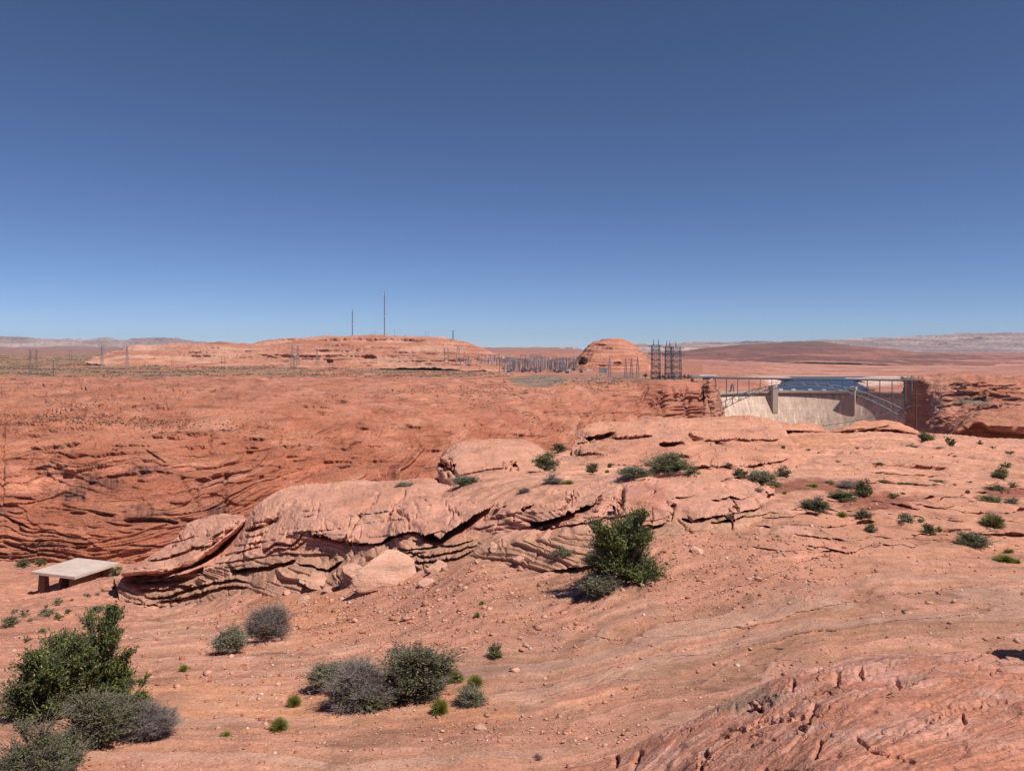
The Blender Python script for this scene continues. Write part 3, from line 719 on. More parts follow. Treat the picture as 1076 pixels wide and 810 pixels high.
wl([(28, 471), (50, 470), (70, 467), (88, 464)], 4, 6, 5, 4); wl([(146, 462), (160, 458), (185, 460), (222, 453)], 4, 6, 4, 4); wl([(150, 470), (175, 486), (178, 487)], 2, 4, 4, 4); wl([(190, 470), (200, 470), (222, 468)], 4, 5, 4, 4)
wl([(90, 510), (105, 501), (140, 497), (160, 494), (185, 497)], 2, 4, 4, 4); wl([(205, 506), (225, 499), (247, 496)], 5, 9, 5, 5); wl([(98, 538), (115, 540), (122, 542)], 4, 6, 4, 4); wl([(128, 546), (150, 544), (175, 545), (190, 549)], 5, 9, 4, 5); wl([(68, 538), (95, 538)], 3, 4, 4, 3); wl([(74, 575), (85, 573), (94, 574)], 3, 5, 4, 4); wl([(0, 540), (20, 548), (35, 556)], 3, 5, 4, 4); wl([(0, 568), (25, 575), (40, 580)], 3, 5, 4, 4)
for k in range(950):
    cu = rng.uniform(-60, 740); cv = 396 + (590 - 396) * rng.random() ** 1.5
    if cu > 260 and rng.random() < .75: cv = 398 + 95 * rng.random()
    L = rng.uniform(4, 40) * rng.random() ** .5 + 3; a = rng.uniform(.5, 3.2) * rng.random() + .3
    t = rng.normal(0, .05) + (0.10 if cu < 130 and cv > 520 else 0)
    wl([(cu - L, cv - t * L), (cu, cv + rng.normal(0, 1.2)), (cu + L, cv + t * L)], a, a * 1.3 * (.45 + .55 * min(1, max(0, (cv - 400) / 70))), rng.uniform(2.5, 5), rng.uniform(1.3, 2.0) + (cv > 470))
uv = proj(P)
P = ledges(P, uv, wf, .40, .25, .3)
cr = []
for pts in ([(4, 450), (3, 490), (2, 530)], [(222, 452), (222, 470)], [(188, 498), (200, 517), (214, 535)], [(238, 500), (236, 515), (240, 545)], [(207, 518), (214, 505)], [(740, 402), (744, 412), (748, 425), (752, 440)]):
    cr.append((pts, 3.0 * np.interp(pts[0][0], [0, 250, 740], [.42, .5, 6]), 1.6))
for k in range(16):
    cu = rng.uniform(655, 738); cv = rng.uniform(405, 430); cr.append(([(cu, cv), (cu + rng.normal(0, 4), cv + rng.uniform(6, 16))], 7, 1.6))
P = cracks(P, uv, N, cr)
u, v = uv[..., 0], uv[..., 1]
col = lerp(full(DEEP * 1.18, P), np.array([.48, .205, .125]), sst(-.4, .6, fbm(x / 50, y / 50, z / 14, 4)))
com = sst(610, 735, u) * (1 - sst(393, 399, v))
top = 1 - sst(405, 450, v)
col = lerp(col, np.array([.45, .20, .13]), top * .6)
col = lerp(col, DEEP * .85, top * sst(.1, .5, fbm(x / 130, y / 22 * (400 / np.maximum(y, 300)), 3.3, 4)) * .55)
col = lerp(col, np.array([.58, .31, .22]), sst(.2, .8, S + .4 * fbm(x / 20, y / 20, z / 4, 3)) * .45)
col = lerp(col, np.array([.27, .095, .06]), sst(.2, .8, -S + .4 * fbm(x / 25, y / 25, z / 5 + 4, 3)) * .6)  # bed tone, darkened in recessed layers to stand in for step shadows
var = np.maximum.reduce([blob(uv, 78, 518, 14, 8, .7), blob(uv, 105, 506, 26, 7, .8), blob(uv, 155, 495, 22, 6, .8), blob(uv, 155, 538, 22, 8, .6), blob(uv, 228, 535, 12, 7, .6), blob(uv, 48, 575, 16, 9, .8) * .6, blob(uv, 0, 535, 8, 6, .8), blob(uv, 240, 525, 30, 22, .9) * .35, blob(uv, 130, 525, 90, 40, 1.0) * .18])
strk = .55 + .45 * sst(-.2, .4, perlin(u / 1.6, v / 30, 2.2))
col = lerp(col, VARN, var * strk * .85)
# scrub-covered flats: green-grey soil
fl = (1 - sst(393.5, 396.5, v + 2.0 * fbm(u / 60, v / 6, .4, 3))) * sst(.0, .35, fbm(x / 160, y / 220, 8.8, 4) + .35 + .25 * (u < 190)) * (1 - sst(470, 560, u))
col = lerp(col, OLIVE, fl * .62)
col = lerp(col, np.array([.215, .17, .125]), np.maximum(blob(uv, 567, 400, 31, 6.5, .18, .15), blob(uv, 640, 397, 60, 4, .6) * .6) * .9)
col = lerp(col, np.array([.23, .18, .12]), (1 - sst(384, 392, v)) * sst(560, 640, u) * .25)
far = 1 - sst(368.5, 374, v)
col = lerp(col, np.array([.30, .145, .115]), far * .6)
col = lerp(col, np.array([.36, .15, .10]), com * .5)
WALL_P = P[::3, ::3].reshape(-1, 3).copy(); WALL_UV = uv[::3, ::3].reshape(-1, 2).copy()
register(P)
canyon = grid_mesh('canyon_wall', P, rm_mid, col, 'structure')

# --- side of the left abutment (faces the dam) -------------------------------------
rows = [[(738, 399.5, 1235), (744, 399.5, 1290), (750, 401, 1360), (753, 409, 1520)],
        [(738, 401.5, 1222), (745, 402, 1270), (752, 404, 1350), (755, 413, 1500)],
        [(738, 415, 1192), (746, 416, 1235), (755, 418, 1310), (757.5, 424, 1465)],
        [(738, 440, 1170), (748, 440, 1210), (757, 440, 1280), (762, 440, 1430)],
        [(738, 480, 1158), (749, 480, 1195), (758, 480, 1260), (775, 480, 1370)],
        [(738, 590, 1130), (749, 590, 1170), (758, 590, 1240), (800, 590, 1330)]]
P = loft(rows, 90, .5, 60)
P, S = rough_rock(P, (6, 40), 3.0, (.05, 0, 1), 7, (1.6, 9), 3)
P = cracks(P, proj(P), normals(P), [([(740.5, 400), (743, 410), (747, 424), (750, 436), (753, 446)], 22, 1.3)])
o = grid_mesh('canyon_wall', P, rm_mid, lerp(full(np.array([.46, .22, .15]), P), DEEP, sst(0, .8, fbm(P[..., 0] / 30, P[..., 1] / 30, P[..., 2] / 20, 3))), 'structure'); register(P)

# --- right abutment: shaded cliff facing the dam, sunlit front ------------------------
rows = [[(946, 396.5, 1620), (958, 396.5, 1480), (975, 396.5, 1420), (1010, 396, 1400), (1076, 396.5, 1350), (1400, 396.5, 1250)],
        [(948, 401, 1560), (953, 401, 1440), (962, 401, 1290), (972, 400, 1190), (1010, 399.5, 1180), (1076, 400, 1120), (1400, 400, 1050)],
        [(949, 404, 1545), (954, 404, 1425), (964, 405, 1270), (974, 405, 1150), (1010, 405, 1120), (1076, 406, 1060), (1400, 406, 1000)],
        [(949, 418, 1540), (955, 418, 1420), (964, 418, 1265), (973, 418, 1135), (1010, 417, 1080), (1040, 418, 1040), (1076, 418, 1010), (1400, 418, 950)],
        [(949, 434, 1535), (954, 434, 1415), (963, 434, 1255), (970, 434, 1120), (1010, 432, 1010), (1076, 432, 940), (1400, 432, 880)],
        [(945, 455, 1520), (951, 455, 1400), (960, 455, 1240), (966, 455, 1100), (1010, 452, 930), (1076, 452, 860), (1400, 452, 800)],
        [(938, 500, 1490), (945, 500, 1380), (955, 500, 1220), (964, 500, 1080), (1010, 500, 910), (1076, 500, 840), (1400, 500, 780)],
        [(925, 590, 1440), (935, 590, 1340), (950, 590, 1190), (962, 590, 1050), (1076, 590, 800), (1400, 590, 740)]]
P = loft(rows, 520, .5, 60)
P, S = rough_rock(P, (7, 60), 4.0, (.03, 0, 1), 8, (2.2, 12), 4)
uv = proj(P)
fe = [([(985, 415), (1020, 413), (1060, 416)], 6, 9, 4, 3), ([(980, 428), (1000, 425), (1018, 423)], 6, 9, 4, 3), ([(1030, 409), (1050, 416), (1076, 420)], 5, 8, 3, 3), ([(975, 440), (1000, 438), (1020, 442)], 5, 8, 4, 3), ([(990, 404), (1030, 405), (1076, 404)], 5, 7, 3, 2), ([(1015, 430), (1040, 428), (1080, 432)], 5, 7, 3, 3)]
for k in range(60):
    cu, cv = rng.uniform(980, 1076), rng.uniform(402, 448); L = rng.uniform(4, 22)
    fe.append(([(cu - L, cv + rng.normal(0, 1)), (cu, cv), (cu + L, cv + rng.normal(0, 1))], rng.uniform(2, 5), rng.uniform(2, 6), 3, 2.5))
P = ledges(P, uv, fe)
u, v = uv[..., 0], uv[..., 1]
x, y, z = P[..., 0], P[..., 1], P[..., 2]
col = lerp(full(np.array([.42, .17, .10]), P), np.array([.50, .24, .155]), sst(-.2, .6, fbm(x / 60, y / 60, z / 15, 4)))
col = lerp(col, DEEP, sst(.2, .9, -S) * .5)
col = lerp(col, np.array([.24, .185, .13]), blob(uv, 1022, 421, 20, 4, .3, .2) * .9)
register(P)
grid_mesh('canyon_wall', P, rm_mid, col, 'structure')

# --- right-hand rock terrace with a black overhang -------------------------------------
rows = [[(960, 500, 470), (1010, 475, 470), (1076, 470, 470), (1330, 465, 470)],
        [(1000, 455, 420), (1012, 440, 420), (1030, 432, 420), (1076, 430, 420), (1330, 424, 420)],
        [(1002, 455, 350), (1014, 446, 350), (1028, 440, 350), (1045, 441, 350), (1076, 441, 350), (1330, 436, 350)],
        [(1004, 453, 325), (1015, 447, 325), (1027, 443, 325), (1040, 448, 322), (1056, 450, 318), (1076, 451, 315), (1330, 448, 310)],
        [(1004, 454.5, 327), (1015, 449, 327), (1027, 445, 327), (1040, 450, 324), (1056, 452, 320), (1076, 453, 317), (1330, 450, 312)],
        [(1004, 457, 345), (1015, 453, 345), (1027, 450, 346), (1040, 454, 346), (1056, 456, 342), (1076, 456, 340), (1330, 453, 335)],
        [(1000, 480, 350), (1076, 482, 345), (1330, 480, 340)],
        [(1000, 500, 320), (1076, 500, 315), (1330, 500, 310)]]
P = loft(rows, 260, .5, 60)
P, S = rough_rock(P, (1.6, 18), .8, (.0, 0, 1), 2.2, (.5, 4), 1.2)
P = ledges(P, proj(P), [([(1018, 436), (1050, 436), (1090, 437)], 1, 1.6, 3, 3), ([(1030, 445), (1060, 446), (1090, 446)], .8, 1, 3, 2)])
o = grid_mesh('rock_terrace', P, rm_mid, lerp(rock_col(P, S, np.array([.46, .20, .12])), DEEP, sst(0, .8, fbm(P[..., 0] / 20, P[..., 1] / 20, P[..., 2] / 6, 3)) * .5)); register(P)
tag(o, 'red rock terrace with a long black overhang at the right edge', 'rock outcrop')

# ================================================================== LAKE AND ITS SHORES
rows = [[(730, 418, 1560), (760, 418, 1600), (800, 420, 1700), (815, 420, 2200), (905, 420, 2200), (915, 418, 1800), (950, 418, 1600), (1400, 418, 1500)],
        [(730, 406, 1620), (790, 407, 1680), (803, 409, 1800), (810, 407.5, 2240), (830, 402.0, 2850), (900, 402.2, 2750), (908, 405, 2350), (922, 408.5, 1900), (942, 409, 1850), (960, 409, 1800), (1400, 409, 1700)],
        [(730, 400, 1800), (790, 400.5, 1850), (803, 402, 2100), (830, 400.3, 3000), (900, 400.3, 2950), (910, 402, 2550), (940, 404, 2100), (960, 403, 2000), (1400, 403, 1900)],
        [(690, 396, 2600), (730, 396, 2100), (790, 396.5, 2300), (830, 395, 3500), (900, 395.5, 3400), (960, 397, 2800), (1400, 397, 2600)],
        [(684, 391.5, 3300), (730, 391.5, 3000), (830, 390, 4300), (960, 391.5, 4000), (1400, 391, 3800)],
        [(680, 385, 4000), (960, 385, 5000), (1400, 385, 4800)],
        [(676, 379, 5200), (960, 379, 6500), (1400, 379, 6200)], [(672, 374, 7000), (960, 374, 8600), (1400, 374, 8600)],
        [(670, 370, 10000), (960, 370.5, 12000), (1400, 371, 12000)]]
P = loft(rows, 700, .35, 60)
uv = proj(P); u, v = uv[..., 0], uv[..., 1]
x, y, z = P[..., 0].copy(), P[..., 1].copy(), P[..., 2].copy()
pxm = y / FPX
s = cells((z + 8 * fbm(x / 300, y / 300, .5, 3)) / 9, .2) + .5 * cells((z + 8 * fbm(x / 300, y / 300, .5, 3)) / 3.4, .2)
P[..., 2] += pxm * (.9 * fbm(x / 350, y / 350, 3.3, 4) * sst(2300, 3200, y) + .25 * s + .5 * fbm(x / 60, y / 60, 1.3, 3) * (1 - sst(2300, 3200, y)))
fe = []
for k in range(130):
    cu, cv = rng.uniform(790, 1076), rng.uniform(376, 399); L = rng.uniform(6, 40); yy = np.interp(cv, [376, 399], [7500, 3000]) / FPX
    fe.append(([(cu - L, cv + rng.normal(0, .6)), (cu, cv), (cu + L, cv + rng.normal(0, .6))], yy * rng.uniform(.5, 2), yy * rng.uniform(.5, 2), 2, 1.6))
P = ledges(P, uv, fe)
col = lerp(full(np.array([.37, .15, .10]), P), np.array([.47, .225, .155]), sst(-.3, .6, fbm(x / 500, y / 500, z / 20, 4)))
col = lerp(col, np.array([.36, .15, .10]), (1 - sst(738, 880, u)) * .5)
ring = sst(393, 397, v) * sst(770, 800, u) * (1 - sst(935, 965, u)) * sst(1900, 2300, y)
col = lerp(col, np.array([.30, .105, .07]), sst(.1, .5, fbm(x / 500, y / 110, 6.6, 4)) * .6)
col = lerp(col, np.array([.62, .36, .26]), sst(.2, .5, fbm(x / 700, y / 90, 2.6, 4)) * .6)
col = lerp(col, np.array([.70, .52, .42]), ring * .9)
col = lerp(col, np.array([.34, .13, .085]), (1 - sst(800, 812, u)) * sst(397, 400, v) * .8)
col = lerp(col, np.array([.33, .135, .095]), (1 - sst(374, 381, v)) * .8)
col = lerp(col, np.array([.46, .21, .145]), sst(384, 389, v) * (1 - ring) * .3)
grid_mesh('lake_shore', P, rm_far, col, 'structure')

wm, nt, b = nodes('lake_water')
b.inputs['Base Color'].default_value = (0.018, 0.035, 0.075, 1); b.inputs['Roughness'].default_value = 0.3; b.inputs['Specular IOR Level'].default_value = 0.14
wv = noise_node(nt, mapping(nt, (1, .4, 1)), .12, 5)
bp = nt.nodes.new('ShaderNodeBump'); bp.inputs['Strength'].default_value = 1.0; bp.inputs['Distance'].default_value = 3.0
nt.links.new(wv, bp.inputs['Height']); nt.links.new(bp.outputs[0], b.inputs['Normal'])
ZC = -88.5
E1, E2 = Vector((at(744, 400, 1490).x, 1490, 0)), Vector((at(956, 400, 1470).x, 1470, 0))
mid = (E1 + E2) / 2 + Vector((0.06, 1, 0)).normalized() * 112
def circle3(a, b, c):
    d = 2 * (a.x * (b.y - c.y) + b.x * (c.y - a.y) + c.x * (a.y - b.y))
    ux = (a.xy.length_squared * (b.y - c.y) + b.xy.length_squared * (c.y - a.y) + c.xy.length_squared * (a.y - b.y)) / d
    uy = (a.xy.length_squared * (c.x - b.x) + b.xy.length_squared * (a.x - c.x) + c.xy.length_squared * (b.x - a.x)) / d
    return Vector((ux, uy, 0))
DC = circle3(E1, mid, E2); DR = (E1 - DC).length
A1 = math.atan2(E1.y - DC.y, E1.x - DC.x); A2 = math.atan2(E2.y - DC.y, E2.x - DC.x)
def dam_pt(t, off, z):
    """t 0..1 along the arch; off > 0 is downstream (towards the arc's centre)"""
    a = A1 + (A2 - A1) * t
    return Vector((DC.x + (DR - off) * math.cos(a), DC.y + (DR - off) * math.sin(a), z))
def batter(z): return 0.34 * (ZC - z)
lk = MB(); LZ = -123.0
_lp = [dam_pt(-.05 + 1.1 * k / 24, -11.5, LZ) for k in range(25)]
lk.add(_lp + [(1500, 3300, LZ), (700, 3300, LZ)], [tuple(range(27))])
lake = lk.build('lake', wm); lake['kind'] = 'structure'

# deep rock floor that closes the canyon and reaches the horizon
fl = MB(); fl.add([(-21000, 150, -260), (21000, 150, -260), (21000, 20500, -260), (-21000, 20500, -260)], [(0, 1, 2, 3)])
o = fl.build('canyon_floor', plain_mat('floor_rock', (.3, .13, .08), .95, 0, .2, 60)); o['kind'] = 'structure'

# ================================================================== HILLS AND MESAS
def hill(name, rows, nu, lump, strat, colfn, px=.4, feats=(), mat=None):
    P = loft(rows, nu, px, 60)
    P, S = rough_rock(P, lump, strat[0], (0.01, 0, 1), strat[1], strat[2], strat[3])
    uv = proj(P)
    if feats: P = ledges(P, uv, feats)
    o = grid_mesh(name, P, mat or rm_far, colfn(P, S, uv), 'structure'); register(P)
    return P
def mesa_col(P, S, uv):
    x, y, z = P[..., 0], P[..., 1], P[..., 2]
    c = lerp(full(np.array([.43, .19, .12]), P), np.array([.54, .29, .20]), sst(-.3, .6, fbm(x / 120, y / 120, z / 14, 4)))
    c = lerp(c, np.array([.60, .37, .26]), (1 - sst(150, 300, uv[..., 0])) * sst(.0, .5, fbm(x / 200, y / 200, z / 20, 3) + .3) * .6)
    return lerp(c, DEEP, sst(.2, .9, -S) * .45)
mf2 = [([(330, 357), (370, 356), (420, 356.5), (450, 358)], 6, 14, 3, 2.2), ([(290, 358), (300, 357), (318, 356)], 6, 10, 3, 2), ([(375, 374), (386, 373), (398, 374.5)], 6, 18, 3, 5), ([(340, 380), (345, 377), (351, 379.5)], 8, 22, 3, 4.5), ([(515, 372), (522, 371), (528, 373)], 6, 14, 3, 2)]
for k in range(70):
    cu, cv = rng.uniform(140, 520), rng.uniform(362, 384); L = rng.uniform(8, 50)
    mf2.append(([(cu - L, cv + rng.normal(0, .8)), (cu, cv), (cu + L, cv + rng.normal(0, .8))], rng.uniform(1, 5), rng.uniform(1, 6), 2.5, 2))
hill('mesa', [[(110, 378, 3000), (300, 372, 3000), (535, 382, 2900)],
 [(96, 379.2, 2400), (110, 374.5, 2450), (125, 368.5, 2450), (140, 364, 2450), (148, 363, 2450), (160, 363.5, 2450), (185, 361.5, 2450), (230, 360.5, 2420), (262, 360.5, 2400), (290, 357.5, 2380), (330, 355, 2350), (370, 353.5, 2320), (404, 352.3, 2300), (430, 352.8, 2280), (455, 354.5, 2250), (478, 357.5, 2200), (495, 362, 2150), (510, 367.5, 2100), (530, 375, 2050)],
 [(94, 379.6, 2250), (125, 374, 2250), (200, 368, 2250), (262, 366, 2230), (330, 361, 2200), (404, 358.5, 2170), (455, 360, 2120), (500, 368, 2020), (532, 377, 1950)],
 [(92, 380.2, 2150), (125, 378, 2150), (200, 374, 2130), (262, 372, 2100), (330, 369, 2060), (404, 367, 2030), (455, 369, 1990), (500, 376, 1900), (534, 381, 1850)],
 [(90, 381, 2080), (200, 379.5, 2050), (330, 379, 1980), (404, 378.5, 1950), (455, 379, 1900), (500, 383, 1800), (536, 386, 1780)],
 [(112, 386, 1950), (330, 387, 1850), (455, 388, 1750), (538, 391, 1700)]], 760, (7, 120), (4, 9, (2, 16), 4), mesa_col, .4, mf2)
def butte_col(P, S, uv):
    c = lerp(full(np.array([.43, .175, .105]), P), np.array([.51, .25, .165]), sst(-.3, .6, fbm(P[..., 0] / 60, P[..., 1] / 60, P[..., 2] / 6, 4)))
    c = lerp(c, PALE, np.exp(-((uv[..., 1] - 366.0 - .4 * perlin(uv[..., 0] / 9, 0, 0)) / .7) ** 2) * .5)
    return lerp(c, DEEP, sst(.2, .9, -S) * .4)
hill('butte', [[(596, 392, 2300), (640, 388, 2300), (688, 392, 2300)],
 [(598, 385, 1990), (606, 377, 2000), (613, 369, 2000), (620, 361.5, 2000), (628, 358, 2000), (638, 356, 2000), (648, 356.2, 2000), (657, 358.5, 2000), (666, 363, 2000), (674, 369, 2000), (680, 376, 1990), (686, 386, 1980)],
 [(598, 386, 1960), (612, 373, 1950), (624, 363, 1945), (642, 360, 1940), (660, 363, 1945), (676, 373, 1950), (687, 387, 1960)],
 [(597, 388, 1930), (612, 378, 1900), (626, 370, 1890), (642, 368, 1885), (660, 370, 1890), (677, 379, 1900), (688, 389, 1930)],
 [(596, 391, 1880), (615, 388, 1830), (642, 387, 1810), (670, 389, 1830), (690, 392, 1860)],
 [(594, 398, 1840), (642, 397, 1760), (692, 398, 1800)]], 240, (4, 60), (3, 7, (1.5, 12), 3), butte_col, .35,
 [([(620, 362.5), (630, 361.5), (640, 362.5)], 5, 12, 2, 2), ([(609, 377), (613, 375.5), (618, 378)], 8, 26, 3, 7), ([(606, 380), (612, 377), (617, 381)], 8, 26, 3, 6), ([(643, 381), (650, 380), (655, 382)], 5, 12, 2, 2.4), ([(618, 366), (640, 365.6), (668, 367.5)], 3, 5, 2, 1.6), ([(620, 383), (640, 384), (660, 383)], 2, 4, 2, 1.6)])
def brown_col(P, S, uv):
    c = lerp(full(np.array([.17, .075, .055]), P), np.array([.27, .115, .08]), sst(-.3, .6, fbm(P[..., 0] / 600, P[..., 1] / 600, P[..., 2] / 40, 4)))
    c = lerp(c, np.array([.15, .095, .072]), (1 - sst(361, 366, uv[..., 1])) * .7)
    c = lerp(c, np.array([.46, .20, .135]), sst(.15, .5, fbm(P[..., 0] / 900, P[..., 1] / 160, .4, 4)) * sst(366, 374, uv[..., 1]) * .8)
    return c
hill('brown_hill', [[(660, 378, 9500), (840, 372, 9800), (1100, 380, 9000)],
 [(662, 373.5, 8000), (700, 371, 8000), (730, 367.5, 8000), (760, 364.5, 8100), (800, 361.5, 8200), (838, 359.8, 8200), (850, 359.8, 8200), (880, 361.5, 8100), (920, 366, 8000), (960, 370.2, 7800), (1010, 373.5, 7600), (1076, 375.5, 7400), (1140, 378, 7200)],
 [(662, 376, 7300), (760, 369, 7300), (840, 366, 7200), (900, 369, 7100), (960, 374, 6900), (1076, 379, 6600), (1140, 381, 6500)],
 [(662, 379, 6500), (760, 375, 6200), (840, 373, 6100), (900, 375, 6000), (960, 379, 5900), (1076, 383, 5700), (1140, 385, 5600)],
 [(662, 383, 5800), (840, 381, 5300), (960, 386, 5100), (1140, 390, 5000)]], 520, (14, 500), (6, 16, (4, 60), 6), brown_col, .4)
def far_col(P, S, uv):
    x, y, z = P[..., 0], P[..., 1], P[..., 2]
    c = lerp(full(np.array([.30, .21, .19]), P), np.array([.47, .35, .31]), sst(-.2, .5, fbm(x / 900, y / 900, z / 60, 5) + S * .4))
    c = lerp(c, np.array([.62, .50, .45]), sst(.2, .45, cells((z + 25 * fbm(x / 900, y / 900, .3, 3)) / 34, .2)) * .5)
    return lerp(c, np.array([.25, .17, .16]), sst(.1, .6, fbm(x / 1500, y / 1500, z / 90 + 5, 4)) * .6)
hill('far_mesa', [[(640, 380, 19000), (1000, 376, 19000), (1330, 376, 19000)],
 [(640, 366.5, 15000), (652, 361.5, 15000), (664, 359.8, 15000), (674, 361, 15000), (688, 364.5, 15000), (710, 361, 15500), (740, 359.6, 15500), (780, 359.6, 15500), (830, 359.5, 15500), (868, 357.5, 15500), (900, 355.8, 15500), (930, 355.2, 15500), (960, 354, 15500), (1000, 352.4, 15500), (1040, 351.4, 15500), (1062, 350.8, 15500), (1066, 352, 15500), (1076, 351, 15500), (1330, 350, 15500)],
 [(640, 368.5, 14500), (664, 364, 14500), (740, 362.5, 15000), (868, 361.5, 15000), (1000, 357.5, 15000), (1076, 356, 15000), (1330, 356, 15000)],
 [(640, 370, 13800), (740, 367, 14000), (868, 366.5, 14000), (1000, 365.5, 14000), (1076, 365, 14000), (1330, 365, 14000)],
 [(640, 373, 12800), (868, 372, 12600), (1076, 373, 12600), (1330, 374, 12600)], [(640, 380, 11500), (1076, 380, 11500), (1330, 381, 11500)]], 620, (22, 900), (45, 50, (16, 140), 30), far_col, .3, (), rm_mesa)
hill('far_mesa', [[(-280, 380, 16000), (0, 378, 16000), (290, 380, 16000)],
 [(-280, 354, 13500), (0, 355.2, 13500), (40, 356, 13500), (80, 356.8, 13500), (100, 357, 13500), (105, 355.6, 13500), (110, 355, 13500), (116, 355.8, 13500), (122, 357, 13500), (134, 356.8, 13500), (142, 356.2, 13500), (160, 356.5, 13500), (190, 357.5, 13500), (215, 359.5, 13500), (250, 362, 13500), (290, 365, 13500)],
 [(-280, 360, 13000), (0, 360.5, 13000), (110, 361.5, 13000), (190, 362.5, 13000), (290, 367, 13000)],
 [(-280, 369, 11500), (0, 369, 11500), (190, 369, 11500), (290, 370, 11500)],
 [(-280, 374, 9000), (0, 374, 9000), (190, 374, 9000), (290, 375, 9000)], [(-280, 380, 7500), (290, 380, 7500)]], 420, (22, 900), (40, 50, (16, 140), 30), far_col, .3, (), rm_mesa)

# ================================================================== AIR: distant things fade to blue
hz = MB(); hz.box((0, 10200, 20), (44000, 20800, 562))
hm = bpy.data.materials.new('haze'); hm.use_nodes = True
hn = hm.node_tree; hn.nodes.remove(hn.nodes['Principled BSDF'])
pv = hn.nodes.new('ShaderNodeVolumePrincipled')
pv.inputs['Color'].default_value = (.58, .70, .92, 1); pv.inputs['Density'].default_value = 2.0e-5; pv.inputs['Anisotropy'].default_value = 0.0
hn.links.new(pv.outputs[0], hn.nodes['Material Output'].inputs['Volume'])
haze = hz.build('haze', hm); haze['kind'] = 'stuff'

# ================================================================== DAM
steel = plain_mat('galvanised_steel', (.21, .22, .25), .55, .3, .1, 2)
bsteel = plain_mat('bridge_steel', (.27, .27, .275), .55, .2, .1, 2)
ysteel = plain_mat('yard_steel', (.23, .26, .31), .55, .3, .1, 2)
dsteel = plain_mat('dark_steel', (.08, .092, .12), .6, .3, .1, 2)
white = plain_mat('white_paint', (.72, .70, .66), .6, 0, .06, 2)
wood = plain_mat('weathered_wood', (.12, .07, .05), .9, 0, .2, .6)
asphalt = plain_mat('asphalt', (.16, .13, .12), .9, 0, .12, 4)
conc = plain_mat('concrete', (.47, .37, .30), .9, 0, .12, 8)

def concrete_face(name, base, streak):
    m, nt, b = nodes(name)
    n1 = noise_node(nt, mapping(nt, (.16, .16, .006)), 1.0, 5, .65)
    n2 = noise_node(nt, mapping(nt, (.05, .05, .02)), 1.0, 4, .6)
    n3 = noise_node(nt, mapping(nt, (.55, .55, .03)), 1.0, 4, .6)
    rgb = nt.nodes.new('ShaderNodeRGB'); rgb.outputs[0].default_value = (*base, 1)
    c = mult(nt, rgb.outputs[0], ramp(nt, n1, [(.30, .62), (.45, .95), (.58, 1.05), (.70, 1 + streak)]))
    c = mult(nt, c, ramp(nt, n2, [(.3, .85), (.7, 1.12)])); c = mult(nt, c, ramp(nt, n3, [(.3, .88), (.7, 1.1)]))
    # lift lines and block joints
    g = nt.nodes.new('ShaderNodeNewGeometry'); sx = nt.nodes.new('ShaderNodeSeparateXYZ'); nt.links.new(g.outputs['Position'], sx.inputs[0])
    lz = math_node(nt, 'FRACT', math_node(nt, 'MULTIPLY', sx.outputs['Z'], 1 / 14.0), 0)
    lx = math_node(nt, 'FRACT', math_node(nt, 'MULTIPLY', sx.outputs['X'], 1 / 12.5), 0)
    ln = math_node(nt, 'MAXIMUM', math_node(nt, 'LESS_THAN', lz, .09), math_node(nt, 'LESS_THAN', lx, .1))
    c = mult(nt, c, ramp(nt, ln, [(0, 1.0), (1, .86)]))
    nt.links.new(c, b.inputs['Base Color'])
    return m
dam_mat = concrete_face('dam_concrete', (.70, .51, .395), .55)
dam = empty('arch_dam', dam_pt(.5, 0, -240), 'pale curved concrete arch dam blocking the red canyon', 'dam')
DO = Vector(dam.location)
n = 120; zs = [ZC - 3 - k * 7 for k in range(22)]
g = MB(); vs_ = []; fs_ = []
for z in zs:
    for i in range(n + 1): vs_.append(dam_pt(-.06 + 1.12 * i / n, batter(z), z) - DO)
for j in range(len(zs) - 1):
    for i in range(n):
        a = j * (n + 1) + i; fs_.append((a, a + 1, a + n + 2, a + n + 1))
k0 = len(vs_)
for z in (zs[0], zs[-1]):                                       # upstream side
    for i in range(n + 1): vs_.append(dam_pt(-.06 + 1.12 * i / n, -10.5, z) - DO)
for i in range(n):
    fs_.append((k0 + i + 1, k0 + i, k0 + n + 1 + i, k0 + n + 2 + i)); fs_.append((i + 1, i, k0 + i, k0 + i + 1))
g.add(vs_, fs_); g.build('dam_face', dam_mat, dam, True)
def arc_band(o0, o1, z0, z1, t0=-.06, t1=1.06, m=60):
    b = MB()
    for i in range(m):
        a, c = t0 + (t1 - t0) * i / m, t0 + (t1 - t0) * (i + 1) / m
        b.hexa([dam_pt(a, o1, z0) - DO, dam_pt(c, o1, z0) - DO, dam_pt(c, o0, z0) - DO, dam_pt(a, o0, z0) - DO], [dam_pt(a, o1, z1) - DO, dam_pt(c, o1, z1) - DO, dam_pt(c, o0, z1) - DO, dam_pt(a, o0, z1) - DO])
    return b
arc_band(-11, 6.5, ZC - 2.9, ZC).build('crest_road', conc, dam)
arc_band(5.6, 6.4, ZC + .02, ZC + 1.6).build('parapet', conc, dam)
arc_band(-10.9, -10.1, ZC + .02, ZC + 1.6).build('parapet', conc, dam)
